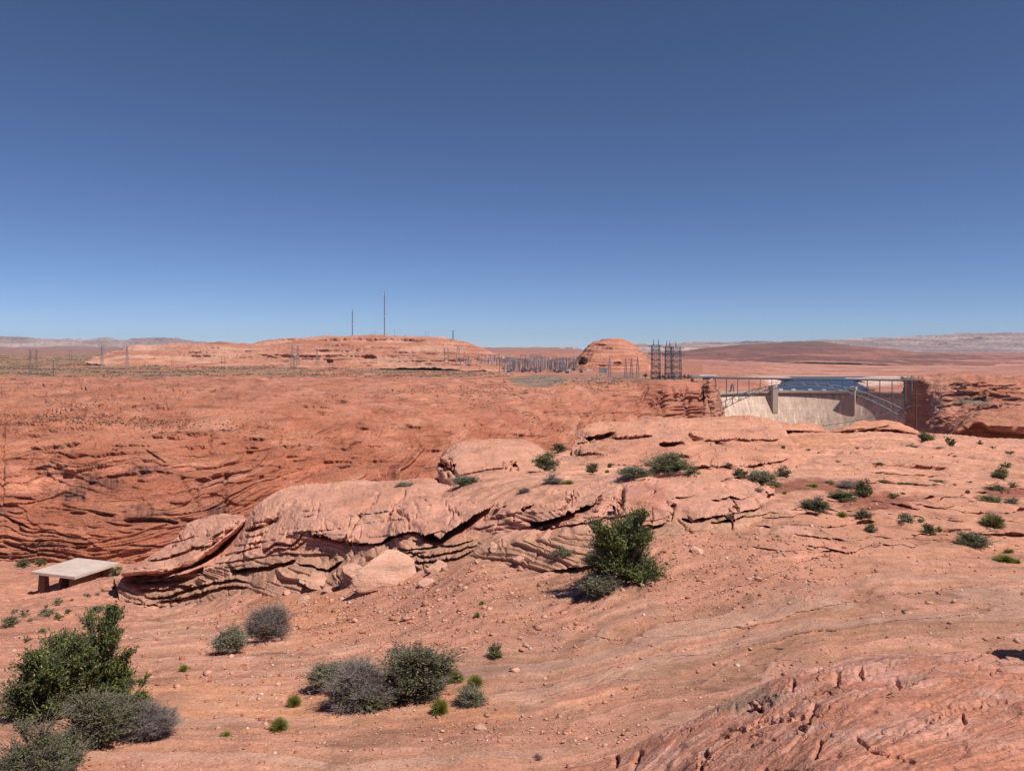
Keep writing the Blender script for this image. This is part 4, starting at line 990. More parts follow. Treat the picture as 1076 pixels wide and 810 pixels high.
for uu in (811.3, 897.3):
    t = min((abs(proj(np.array(dam_pt(k / 800, 0, ZC)))[0] - uu), k / 800) for k in range(801))[1]
    c = dam_pt(t, 0, 0); tx = (dam_pt(t + .01, 0, 0) - dam_pt(t - .01, 0, 0)).normalized(); dn = (DC - c).normalized(); dn.z = 0
    b = MB(); hw = 5.2; zt, zb = ZC + 11, ZC - 42
    for (o0, o1, z0, z1, w) in ((-6, 15.5, zb, zt, hw),):
        b.hexa([c + dn * o1 - tx * w - DO + Vector((0, 0, z0)), c + dn * o1 + tx * w - DO + Vector((0, 0, z0)), c + dn * o0 + tx * w - DO + Vector((0, 0, z0)), c + dn * o0 - tx * w - DO + Vector((0, 0, z0))],
               [c + dn * o1 - tx * w - DO + Vector((0, 0, z1)), c + dn * o1 + tx * w - DO + Vector((0, 0, z1)), c + dn * o0 + tx * w - DO + Vector((0, 0, z1)), c + dn * o0 - tx * w - DO + Vector((0, 0, z1))])
    tw = b.build('elevator_tower', conc, dam)
    r = MB(); q = c + dn * 4.75 - DO
    r.box((q.x, q.y, zt + .6), (2 * hw + 1.4, 22.5, 1.1), math.atan2(tx.y, tx.x)); r.build('tower_roof', conc, tw)
for uu in (822, 835, 852, 866, 883):
    t = min((abs(proj(np.array(dam_pt(k / 800, 0, ZC)))[0] - uu), k / 800) for k in range(801))[1]
    q = dam_pt(t, -9, ZC + 2) - DO
    MB().box(q, (7.5, 4, 3.6), A1 + (A2 - A1) * t - math.pi / 2).box(q + Vector((0, 0, 2)), (8.2, 4.6, .5), A1 + (A2 - A1) * t - math.pi / 2).build('gate_house', white, dam)
q = dam_pt(.22, -5, ZC) - DO
crane = MB(); cr_z = q.z
for dx in (-3, 3):
    for dy in (-3, 3): crane.bar(q + Vector((dx, dy, 0)), q + Vector((dx * .7, dy * .7, 9)), .8)
crane.box(q + Vector((0, 0, 10.5)), (6, 6, 3.2)).box(q + Vector((0, 0, 14)), (3.4, 3.4, 4)).bar(q + Vector((0, 0, 12)), q + Vector((7, 0, 15)), .5)
crane.build('gantry_crane', steel, dam)

# ================================================================== ARCH BRIDGE
BL, BR = at(741, 400, 1330), at(958, 400, 1232); DZ = -50.9
BL.z = BR.z = DZ
bx = (BR - BL).normalized(); by = Vector((-bx.y, bx.x, 0)); LEN = (BR - BL).length
bridge = empty('arch_bridge', BL, 'grey steel arch bridge with thin posts crossing the canyon before the dam', 'bridge')
def bp_(s, w, z): return bx * s + by * w + Vector((0, 0, z))
b = MB(); b.hexa([bp_(-30, -6, -1.2), bp_(LEN + 12, -6, -1.2), bp_(LEN + 12, 6, -1.2), bp_(-30, 6, -1.2)], [bp_(-30, -6, .4), bp_(LEN + 12, -6, .4), bp_(LEN + 12, 6, .4), bp_(-30, 6, .4)])
b.build('deck', bsteel, bridge)
b = MB()
for w in (-5.2, 5.2): b.bar(bp_(-30, w, -1.9), bp_(LEN + 12, w, -1.7), .5)
b.build('deck_girder', bsteel, bridge)
for w in (-5.9, 5.9):
    b = MB(); b.bar(bp_(-30, w, 2.2), bp_(LEN + 12, w, 2.2), .16)
    for k in range(120): s = -30 + (LEN + 42) * k / 119; b.bar(bp_(s, w, .4), bp_(s, w, 2.2), .07)
    b.build('railing', bsteel, bridge)
S0, S1 = 12.0, LEN - 5.0
def arch_z(s, top):
    t = (s - (S0 + S1) / 2) / ((S1 - S0) / 2)
    return (-6.5 - 43 * t * t) if top else (-11.5 - 52 * t * t)
NP = 28
for w in (-6.2, 6.2):
    b = MB()
    for k in range(NP):
        s, e = S0 + (S1 - S0) * k / NP, S0 + (S1 - S0) * (k + 1) / NP
        b.bar(bp_(s, w, arch_z(s, 1)), bp_(e, w, arch_z(e, 1)), .4); b.bar(bp_(s, w, arch_z(s, 0)), bp_(e, w, arch_z(e, 0)), .4)
        b.bar(bp_(s, w, arch_z(s, 1)), bp_(s, w, arch_z(s, 0)), .36); b.bar(bp_(s, w, arch_z(s, k % 2)), bp_(e, w, arch_z(e, (k + 1) % 2)), .32)
    b.build('arch_rib', bsteel, bridge)
for k in range(NP + 1):
    s = S0 + (S1 - S0) * k / NP; MB().bar(bp_(s, -6.2, arch_z(s, 0)), bp_(s, 6.2, arch_z(s, 0)), .3).build('arch_brace', bsteel, bridge)
for k in range(17):
    s = S0 + (S1 - S0) * (k + .25) / 16.5
    for w in (-6.2, 6.2):
        z0 = arch_z(s, 1)
        if z0 < -3: MB().bar(bp_(s, w, z0), bp_(s, w, -1.2), .42 if k < 16 else .8).build('bridge_post', bsteel, bridge)
for s, zb in ((-6, -16), (LEN - 1.0, -46)):
    for w in (-5.4, 5.4): MB().bar(bp_(s, w, zb), bp_(s, w, -1.2), 1.25).build('bridge_pier', bsteel, bridge)

# road leaving the bridge to the right, and to the left behind the cliff
e0 = BR + bx * 11; pr = [e0, at(1000, 398.6, 1226), at(1076, 397.2, 1220), at(1400, 396, 1180)]
pr[1].z = pr[2].z = -50.6; pr[3].z = -48
b = MB()
for p, q in zip(pr[:-1], pr[1:]):
    b.hexa([p + Vector((0, -6, -5)), q + Vector((0, -6, -5)), q + Vector((0, 6, -5)), p + Vector((0, 6, -5))], [p + Vector((0, -6, .5)), q + Vector((0, -6, .5)), q + Vector((0, 6, .5)), p + Vector((0, 6, .5))])
o = b.build('road', asphalt); o['kind'] = 'structure'
# parked cars along that road
def make_car(loc, rz, mat, label):
    c = empty('car', loc, label, 'car', 'cars parked by the road at the right', rz)
    b = MB(); b.box((0, 0, .75), (4.6, 1.9, .8)); b.build('body', mat, c, bevel=.12)
    b = MB(); b.hexa([(-1.7, -.85, 1.15), (1.3, -.85, 1.15), (1.3, .85, 1.15), (-1.7, .85, 1.15)], [(-1.3, -.7, 1.75), (.6, -.7, 1.75), (.6, .7, 1.75), (-1.3, .7, 1.75)]); b.build('cabin', dsteel, c)
    for x in (-1.4, 1.4):
        for y in (-.86, .86): MB().bar((x, y - .1, .35), (x, y + .1, .35), .36, n=10).build('wheel', dsteel, c)
    return c
silver = plain_mat('silver_paint', (.5, .52, .55), .35, .4, .05, 2)
for uu, mt, lb in ((988, white, 'tiny white car on the road, nearest the right end of the bridge'), (993, silver, 'tiny silver car close behind the white car near the bridge'), (1048, white, 'tiny white car on the road near the right edge, left of a silver pair'), (1055, silver, 'tiny silver car on the road, left one of the far right pair'), (1061, silver, 'tiny silver car on the road, rightmost of all the cars')):
    p = at(uu, 398, 1221); make_car((p.x, p.y, -50.05), .05, mt, lb)

# visitor building on the left cliff
p = at(743, 398.3, 1345)
vb = empty('visitor_building', (p.x, p.y, -55.0), 'low white flat-roofed building at the left end of the bridge', 'building')
MB().box((0, 0, 2.6), (22, 12, 5.2)).build('wall', conc, vb); MB().box((0, -1, 6.0), (29, 16, 1.7)).build('roof', white, vb)
b = MB()
for k in range(5): b.box((-8.4 + k * 4.2, -6.06, 2.8), (2.8, .16, 2.2))
b.build('window_band', dsteel, vb)
MB().box((-21, 2, 3.4), (9, 8, 6.8)).build('tower_block', conc, vb)

# ================================================================== PICNIC SHELTER
A_, B_, C_, D_ = [Vector(v) for v in ((-48.65, 81.9, -22.9), (-47.4, 87.2, -22.9), (-41.95, 85.4, -22.9), (-43.3, 80.0, -22.9))]
ctr = (A_ + B_ + C_ + D_) / 4
ex = (D_ - A_ + C_ - B_).normalized(); ey = Vector((-ex.y, ex.x, 0))
GZ = -25.75
sh = empty('picnic_shelter', (ctr.x, ctr.y, GZ), 'picnic shelter with flat pale roof in the hollow at the left', 'shelter', None, math.atan2(ex.y, ex.x))
RH = -22.9 - GZ
roofm = plain_mat('roof_coating', (.56, .44, .37), .85, 0, .14, .9)
blockm = plain_mat('shelter_block', (.17, .10, .075), .9, 0, .15, .3, .3)  # block colour darkened to put the shade of the opening into it
MB().box((0, 0, RH - .11), (5.6, 5.5, .2)).build('roof', roofm, sh)
b = MB()
for y in (-2.79, 2.79): b.box((0, y, RH - .14), (5.7, .09, .26))
for x in (-2.86, 2.86): b.box((x, 0, RH - .14), (.09, 5.66, .26))
b.build('fascia', roofm, sh)
for (x, y, w, d) in ((-2.0, -2.1, .75, .5), (2.05, -2.1, .75, .5), (-2.0, 2.2, .75, .5), (2.05, 2.2, .75, .5), (-.9, .2, .3, 2.2), (0, 2.3, 3.6, .25), (1.1, .2, .25, 3.2)):
    m = MB(); m.hexa([(x - w * .62, y - d * .8, 0), (x + w * .62, y - d * .8, 0), (x + w * .62, y + d * .6, 0), (x - w * .62, y + d * .6, 0)], [(x - w / 2, y - d / 2, RH - .3), (x + w / 2, y - d / 2, RH - .3), (x + w / 2, y + d / 2, RH - .3), (x - w / 2, y + d / 2, RH - .3)])
    m.build('pillar' if .4 < w < 1 else 'shade_screen', blockm, sh)  # inner screens added under the roof so the opening turns dark
MB().box((0, 0, .03), (5.4, 5.3, .12)).build('floor_slab', conc, sh)
pt = empty('picnic_table', (ctr.x + .8, ctr.y - .3, GZ + .1), 'dark picnic table in the shade under the shelter roof', 'table')
MB().box((0, 0, .72), (1.8, .75, .06)).build('tabletop', wood, pt)
for y in (-.65, .65): MB().box((0, y, .43), (1.8, .28, .05)).build('bench', wood, pt)
for x in (-.6, .6): MB().bar((x, -.6, 0), (x, .25, .7), .05).bar((x, .6, 0), (x, -.25, .7), .05).bar((x, -.65, .4), (x, .65, .4), .04).build('leg', wood, pt)

# ================================================================== MASTS, PYLONS, POLES
def zb_at(u, v, Y): return at(u, v, Y)
def lattice(b, h, w0, w1, r, nseg):
    """four tapering legs with cross bracing, collected in b"""
    c = lambda t, k: Vector(((1 if k in (1, 2) else -1) * (w0 + (w1 - w0) * t) / 2, (1 if k > 1 else -1) * (w0 + (w1 - w0) * t) / 2, h * t))
    for k in range(4): b.bar(c(0, k), c(1, k), r)
    for j in range(nseg):
        t0, t1 = j / nseg, (j + 1) / nseg
        for k in range(4):
            n = (k + 1) % 4
            b.bar(c(t0, k), c(t1, n), r * .6); b.bar(c(t0, n), c(t1, k), r * .6); b.bar(c(t1, k), c(t1, n), r * .6)
    return b
def mast(u, vt, vb, Y, label, hut=False):
    p = at(u, vb, Y); h = (vb - vt) / FPX * Y
    m = empty('radio_mast', p, label, 'radio mast')
    lattice(MB(), h * .985, 1.6, 1.6, .42, int(h / 7)).build('lattice', steel, m)
    b = MB(); b.bar((0, 0, h * .98), (0, 0, h * 1.05), .3); b.build('antenna', steel, m)
    MB().bar((-1.4, -1.2, h * .94), (-1.4, -2.2, h * .94), 1.7, n=10).build('dish', white, m)
    MB().bar((1.3, -1.2, h * .45), (1.3, -2.0, h * .45), 1.4, n=10).build('dish', white, m)
    b = MB()
    for k in range(3):
        a = k * 2.094 + .4
        for f in (.6, .95): b.bar((math.cos(a) * h * .45, math.sin(a) * h * .2, 0), (0, 0, h * f), .05)
    b.build('guy_wire', steel, m)
mast(404, 307, 353, 2280, 'tallest thin radio mast on top of the red mesa')
mast(370.3, 325.5, 354.5, 2300, 'shorter thin radio mast on the red mesa left of the tallest')
p = at(407, 352.4, 2260)
hut = empty('equipment_hut', p, 'small white hut at the foot of the tallest radio mast', 'hut')
MB().box((0, 0, 1.6), (12, 5, 5.2)).build('wall', white, hut); MB().box((0, 0, 4.5), (13, 6, .6)).build('roof', white, hut)

def h_pole(u, vt, vb, Y, label, group, two=True, mat=wood, r=.3):
    p = at(u, vb, Y); h = (vb - vt) / FPX * Y; w = h * .12
    o = empty('utility_pole', p, label, 'utility pole', group)
    for x in ((-w, w) if two else (0,)): MB().bar((x, 0, -1.5), (x, 0, h), r, r * .8, 6).build('pole', mat, o)
    MB().bar((-w * 2.2 - 1, 0, h * .92), (w * 2.2 + 1, 0, h * .92), r * .55).build('crossarm', mat, o)
    return o
def pylon(u, vt, vb, Y, label, group, wide=.16, mat=steel, arms=2, r=.30):
    p = at(u, vb, Y); h = (vb - vt) / FPX * Y
    o = empty('pylon', p, label, 'pylon', group)
    lattice(MB(), h * .93, h * wide, h * wide * .28, r, 7).build('lattice', mat, o)
    for k in range(arms):
        zz = h * (.92 - .16 * k); L = h * (.20 + .04 * k)
        b = MB(); b.bar((-L, 0, zz), (L, 0, zz), r * .8); b.bar((-L, 0, zz), (0, 0, zz + h * .06), r * .6); b.bar((L, 0, zz), (0, 0, zz + h * .06), r * .6)
        for x in (-L, 0, L): b.bar((x, 0, zz), (x, 0, zz - h * .06), r * .5)
        b.build('crossarm', mat, o)
    MB().bar((0, 0, h * .9), (0, 0, h), r * .7).build('peak', mat, o)
    return o
def portal(u, vt, vb, Y, label, group, mat=steel, w=.3, r=.3):
    """two lattice columns under a beam (the H-shaped line towers)"""
    p = at(u, vb, Y); h = (vb - vt) / FPX * Y; w = h * w
    o = empty('line_tower', p, label, 'line tower', group)
    for x in (-w, w):
        b = MB(); lattice(b, h, h * .07, h * .04, r, 8); 
        for q in range(len(b.v)): b.v[q] = (b.v[q][0] + x + (-.25 if x > 0 else .25) * w * (b.v[q][2] / h), b.v[q][1], b.v[q][2])
        b.build('column', mat, o)
    b = MB(); b.bar((-w * 1.5, 0, h), (w * 1.5, 0, h), r); b.bar((-w * 1.5, 0, h * .93), (w * 1.5, 0, h * .93), r * .7)
    for k in range(9): x = -w * 1.5 + 3 * w * k / 8; b.bar((x, 0, h), (x + (w * .37 if k < 8 else 0), 0, h * .93), r * .5)
    b.build('crossbeam', mat, o)
    for x in (-w * 1.4, 0, w * 1.4): MB().bar((x, 0, h * .93), (x, 0, h * .84), r * .6).build('insulator', mat, o)
    return o
G1 = 'power line towers on the scrub flat'
portal(35, 367.5, 396, 1100, 'leftmost H-shaped line tower on the scrub flat, beside a plain pole', G1, dsteel, .14, .075)
o = h_pole(56, 378, 397.3, 1060, 'single dark wooden pole on the rim, right of the leftmost line tower', G1, False, wood, .42)
h_pole(74, 368, 379, 2300, 'small distant pair of poles on the skyline above the dark pole', G1, True, wood, .42)
pylon(107, 361.5, 385, 1750, 'lattice pylon on the scrub flat, the left one of a matching pair', G1, .12, steel, 2, .22)
pylon(133.5, 362, 385.5, 1750, 'lattice pylon on the scrub flat, the right one of a matching pair', G1, .12, steel, 2, .22)
h_pole(234.5, 374, 388, 1650, 'double wooden pole below the middle of the pale mesa shoulder', G1, True, wood, .32)
h_pole(181, 376, 384, 1850, 'faint small double pole where scrub meets the pale mesa shoulder', G1, True, wood, .3)
G2 = 'power line towers below the mesa'
pylon(307, 361, 384, 1790, 'left one of two close lattice pylons under the mesa', G2, .14, steel, 2, .2)
pylon(313, 361.5, 384, 1790, 'right one of two close lattice pylons under the mesa', G2, .14, steel, 2, .2)
pylon(333, 368, 384, 1800, 'short lattice pylon right of the two close pylons', G2, .16, steel, 1, .2)
h_pole(309, 374.5, 394, 1400, 'single pole standing on the scrub just below the two close pylons', G2, False, wood, .38)
h_pole(346.5, 374, 389.5, 1550, 'dark single pole beside the small cave under the mesa', G2, False, wood, .42)
h_pole(437.5, 374, 388, 1650, 'thin pole below the right half of the mesa', G2, False, steel, .3)
pylon(481.5, 362, 384, 1800, 'tall wide lattice pylon at the left end of the switchyard', G2, .26, steel, 2, .24)
portal(469, 366, 385, 1800, 'narrow line tower left of the wide switchyard pylon', G2, steel, .12, .2)
pylon(476, 347, 357.5, 2230, 'small pylon on the skyline at the right shoulder of the mesa', G2, .2, dsteel, 1, .26)
for uu, vt, lab in ((394, 348, 'short post on the mesa top between the two radio masts'), (414.5, 346.5, 'short post on the mesa top right of the white hut'), (447, 348.5, 'left one of two short posts on the mesa top'), (449.8, 348.5, 'right one of two short posts on the mesa top')):
    vb_ = float(np.interp(uu, [370, 404, 430, 455], [354, 352.8, 353.2, 355])); h_pole(uu, vt, vb_, 2270, lab, 'short posts on the mesa top', False, dsteel, .3)
G3 = 'big lattice towers on the left rim of the dam canyon'
def big_tower(u0, u1, vt, vb, Y, label, spikes):
    um = (u0 + u1) / 2; p = at(um, vb, Y); h = (vb - vt) / FPX * Y; w = (u1 - u0) / FPX * Y
    o = empty('lattice_tower', p, label, 'lattice tower', G3)
    lattice(MB(), h, w * .92, w * .74, .36, 8).build('lattice_body', dsteel, o)
    for zz, k in ((.99, 1.35), (.89, .9), (.80, 1.45), (.62, .85), (.45, .8), (.28, .8), (.14, .8)):
        b = MB()
        for y in (-1.6, 1.6): b.bar((-w * .55 * k, y, h * zz), (w * .55 * k, y, h * zz), .34); b.bar((-w * .55 * k, y, h * zz - 2.6), (w * .55 * k, y, h * zz - 2.6), .28)
        for j in range(8): x = -w * .5 * k + w * k * j / 7; b.bar((x, -1.6, h * zz), (x, 1.6, h * zz - 2.6), .3)
        b.build('crossbeam', dsteel, o)
    for x in spikes: MB().bar((x * w, 0, h), (x * w, 0, h + 9.5), .75, .25).build('peak_mast', dsteel, o)
big_tower(684, 694, 362.5, 402, 1290, 'left one of three big dark lattice towers on the canyon rim', (-.22, .28))
big_tower(698.5, 706, 364, 402.5, 1270, 'middle one of three big dark lattice towers on the canyon rim', (.2, -.25))
big_tower(705.5, 716, 364.5, 401.5, 1280, 'right one of three big dark lattice towers on the canyon rim', (-.05,))
G4 = 'grey lattice pylons below the round butte'
for uu, vt, lab in ((640.5, 375, 'leftmost lattice pylon of four before the round butte'), (657.5, 376, 'second lattice pylon from the left before the round butte'), (663.5, 375.5, 'third lattice pylon from the left before the round butte'), (670, 374, 'rightmost lattice pylon of four before the round butte')):
    pylon(uu, vt, 397, 1430, lab, G4, .14, steel, 3, .2)
# right side: wooden pole and lattice pylon in front of the red cliff
p = at(962.5, 453, 300); pole = empty('utility_pole', (p.x, p.y, -36), 'tall brown wooden pole rising before the shaded cliff right of the dam', 'utility pole')
h = (VH - 406) / FPX * 300 + 36
MB().bar((0, 0, 0), (0, 0, h), .26, .18, 8).build('pole', wood, pole)
for zz in (.70, .83): pass
MB().bar((-2.2, 0, h - 2.9), (2.2, 0, h - 2.9), .13).build('crossarm', wood, pole); MB().bar((-1.8, 0, h - 7.2), (1.8, 0, h - 7.2), .12).build('crossarm', wood, pole)
ln = MB(); a = Vector((p.x - 1.8, p.y, -36 + h - 7.2)); e = at(838, 451.5, 104)
for k in range(24):
    f = lambda t: a.lerp(e, t) + Vector((0, 0, -6 * t * (1 - t) * .5))
    ln.bar(f(k / 24), f((k + 1) / 24), .085 * (1 - .5 * k / 24), .085 * (1 - .5 * (k + 1) / 24))
tag(ln.build('power_line', dsteel), 'dark wire slanting from the wooden pole across the face of the dam', 'wire')
pylon(984.5, 397.5, 436, 905, 'tall lattice pylon standing against the red cliff right of the dam', None, .30, dsteel, 2, .15)

# ------------------------------------------------ switchyard
GS = 'steel frames crowded in the switchyard'
def gantry(u, vt, vb, Y, bays, bay_px, mat):
    p = at(u, vb, Y); h = (vb - vt) / FPX * Y; bay = bay_px / FPX * Y
    o = empty('switchyard_frame', p, 'grey steel frame among many alike in the switchyard left of the round butte', 'steel frame', GS)
    for k in range(bays + 1):
        b = MB(); x = k * bay
        b.bar((x - .8, 0, 0), (x, 0, h), .27); b.bar((x + .8, 0, 0), (x, 0, h), .27); b.build('column', mat, o)
    MB().bar((-1, 0, h * .98), (bays * bay + 1, 0, h * .98), .4).bar((-1, 0, h * .9), (bays * bay + 1, 0, h * .9), .25).build('crossbeam', mat, o)
    for k in range(bays * 2): x = (k + .5) * bay / 2; MB().bar((x, 0, h * .9), (x, 0, h * .68), .22).build('insulator', mat, o)
for k in range(84):
    if k < 20: uu = 484 + k * 1.75; vb_ = 386 + rng.uniform(-1.5, 2)
    else: uu = 522 + (k - 20) * 1.22 + rng.normal(0, 1); vb_ = 388 + rng.uniform(-2, 3.5)
    Y = float(np.interp(vb_, [384, 386, 392], [1950, 1850, 1640]))
    gantry(uu, vb_ - rng.uniform(8.5, 15), vb_, Y, int(rng.integers(1, 3)), rng.uniform(3, 5.5), dsteel if rng.random() < .4 else ysteel)
blue = plain_mat('transformer_grey', (.22, .25, .29), .5, .1, .1, 3)
GT = 'transformers in the switchyard'
def transformer(u, v, Y):
    o = empty('transformer', at(u, v, Y), 'blue-grey transformer among many alike on the switchyard floor', 'transformer', GT)
    s = rng.uniform(.8, 1.3)
    MB().box((0, 0, 2.2 * s), (5 * s, 3 * s, 4.4 * s)).build('tank', blue if rng.random() < .7 else steel, o)
    b = MB()
    for k in range(6): b.box((-2.2 * s + k * .88 * s, -1.9 * s, 2.1 * s), (.3, .8 * s, 3.2 * s))
    b.build('radiator', dsteel, o)
    for x in (-1.5, 0, 1.5): MB().bar((x * s, 0, 4.4 * s), (x * s * 1.3, 0, 7.2 * s), .35, .2, 6).build('bushing', white if rng.random() < .3 else steel, o)
for k in range(40):
    uu = rng.uniform(474, 512) if k < 9 else rng.uniform(524, 612); v = (387.5 if uu < 515 else 390) + rng.uniform(-2, 2.2)
    transformer(uu, v, float(np.interp(v, [384, 386, 392], [1950, 1850, 1640])))
def yard_box(u, v, Y, d, mat, label, cat):
    o = empty('storage_container' if cat == 'container' else 'yard_building', at(u, v, Y), label, cat)
    MB().box((0, 0, d[2] / 2), d).build('wall', mat, o); MB().box((0, 0, d[2] + .2), (d[0] + .5, d[1] + .5, .4)).build('roof', mat, o)
    MB().box((d[0] * .2, -d[1] / 2 - .08, d[2] * .4), (1.4, .12, d[2] * .75)).build('door', dsteel, o)
yard_box(529.5, 394, 1580, (8, 5, 3.6), white, 'white container at the left front corner of the main switchyard', 'container')
yard_box(536.5, 394.2, 1575, (10, 5, 4.2), white, 'larger white container beside the one at the front switchyard corner', 'container')
yard_box(597, 390.5, 1660, (8, 6, 4.5), white, 'small white control building in the right part of the switchyard', 'building')
yard_box(619.5, 389.5, 1700, (13, 5, 2.6), white, 'low white building below the cave of the round butte', 'building')
yard_box(634, 391.5, 1600, (15, 8, 9), blue, 'grey block building right below the foot of the round butte', 'building')
yard_box(591, 366.3, 8200, (55, 20, 16), white, 'tiny pale building on the far horizon left of the round butte', 'building')
yard_box(604, 366.6, 8200, (40, 20, 16), white, 'tiny pale building on the far horizon, closer to the round butte', 'building')

# ================================================================== PLANTS
leaf_m = attr_mat('leaves', .75, 0, .05, .25, .25)
twig_m = attr_mat('twigs', .9, 0)
def quad_mesh(name, cs, ns, ups, wd, ht, cols_, mat, parent=None, taper=.0):
    """many small leaf faces: centre, normal, up, width, height, colour"""
    n = len(cs)
    sd = np.cross(ups, ns); sd /= np.linalg.norm(sd, axis=1, keepdims=True) + 1e-9
    up = np.cross(ns, sd)
    w = wd[:, None] / 2; h = ht[:, None] / 2
    V = np.stack([cs - sd * w - up * h, cs + sd * w - up * h, cs + sd * w * (1 - taper) + up * h, cs - sd * w * (1 - taper) + up * h], 1).reshape(-1, 3)
    me = bpy.data.meshes.new(name); me.vertices.add(4 * n); me.vertices.foreach_set("co", V.astype(np.float32).ravel())
    me.loops.add(4 * n); me.polygons.add(n)
    me.loops.foreach_set("vertex_index", np.arange(4 * n, dtype=np.int32)); me.polygons.foreach_set("loop_start", np.arange(0, 4 * n, 4, dtype=np.int32))
    ca = me.color_attributes.new("Col", 'FLOAT_COLOR', 'POINT'); c4 = np.ones((n, 4, 4), np.float32); c4[:, :, :3] = cols_[:, None, :]
    ca.data.foreach_set("color", c4.ravel()); me.update(calc_edges=True); me.materials.append(mat)
    return me
def rnd_dir(n): 
    d = rng.normal(size=(n, 3)); return d / np.linalg.norm(d, axis=1, keepdims=True)
def twig_mesh(name, segs, cols_, mat):
    """segs: (p, q, r0, r1) three-sided tapering twigs"""
    p = np.array([s[0] for s in segs], float); q = np.array([s[1] for s in segs], float); r0 = np.array([s[2] for s in segs]); r1 = np.array([s[3] for s in segs])
    d = q - p; d /= np.linalg.norm(d, axis=1, keepdims=True) + 1e-9
    a = np.cross(d, np.where(np.abs(d[:, 2:3]) < .9, [[0, 0, 1.]], [[1., 0, 0]])); a /= np.linalg.norm(a, axis=1, keepdims=True); b = np.cross(d, a)
    V = []
    for c, r in ((p, r0), (q, r1)):
        for k in range(3):
            t = 2.0944 * k; V.append(c + (a * math.cos(t) + b * math.sin(t)) * r[:, None])
    V = np.stack(V, 1); n = len(segs)
    i = np.arange(n)[:, None] * 6
    F = np.concatenate([i + np.array([[k, (k + 1) % 3, 3 + (k + 1) % 3, 3 + k]]) for k in range(3)], 0)
    me = bpy.data.meshes.new(name); me.vertices.add(6 * n); me.vertices.foreach_set("co", V.astype(np.float32).ravel())
    me.loops.add(F.size); me.polygons.add(len(F)); me.loops.foreach_set("vertex_index", F.astype(np.int32).ravel()); me.polygons.foreach_set("loop_start", np.arange(0, F.size, 4, dtype=np.int32))
    ca = me.color_attributes.new("Col", 'FLOAT_COLOR', 'POINT'); c4 = np.ones((n, 6, 4), np.float32); c4[:, :, :3] = np.array(cols_)[:, None, :]
    ca.data.foreach_set("color", c4.ravel()); me.update(calc_edges=True); me.materials.append(mat)
    return me
# per kind: leaf colours, twig colour, leaf share, leaf size, clump size, upright
KIND = {
 'juniper':    dict(cols=[(.075, .10, .022), (.115, .140, .032), (.20, .21, .055), (.05, .07, .02)], twig=(.17, .13, .11), leaf=1.0, ls=.020, cl=.13, up=.65),
 'blackbrush': dict(cols=[(.105, .095, .045), (.075, .08, .035), (.165, .14, .09), (.11, .12, .045)], twig=(.20, .16, .135), leaf=.95, ls=.021, cl=.16, up=.25),
 'dead':       dict(cols=[(.20, .16, .135), (.14, .12, .10)], twig=(.27, .215, .19), leaf=.22, ls=.018, cl=.2, up=.2),
 'sage':       dict(cols=[(.18, .17, .095), (.14, .14, .075), (.23, .205, .13), (.12, .115, .065)], twig=(.27, .23, .19), leaf=.85, ls=.022, cl=.18, up=.35),
 'tuft':       dict(cols=[(.28, .275, .05), (.36, .335, .085), (.20, .225, .04)], twig=(.2, .2, .06), leaf=1.0, ls=.0, cl=.0, up=.0),
 'grass':      dict(cols=[(.42, .33, .15), (.30, .25, .11), (.15, .16, .06)], twig=(.3, .25, .12), leaf=1.0, ls=.0, cl=.0, up=.0),
 'olive':      dict(cols=[(.115, .125, .045), (.15, .15, .06), (.08, .095, .035)], twig=(.24, .20, .15), leaf=.9, ls=.022, cl=.17, up=.35)}
PROTO = {}
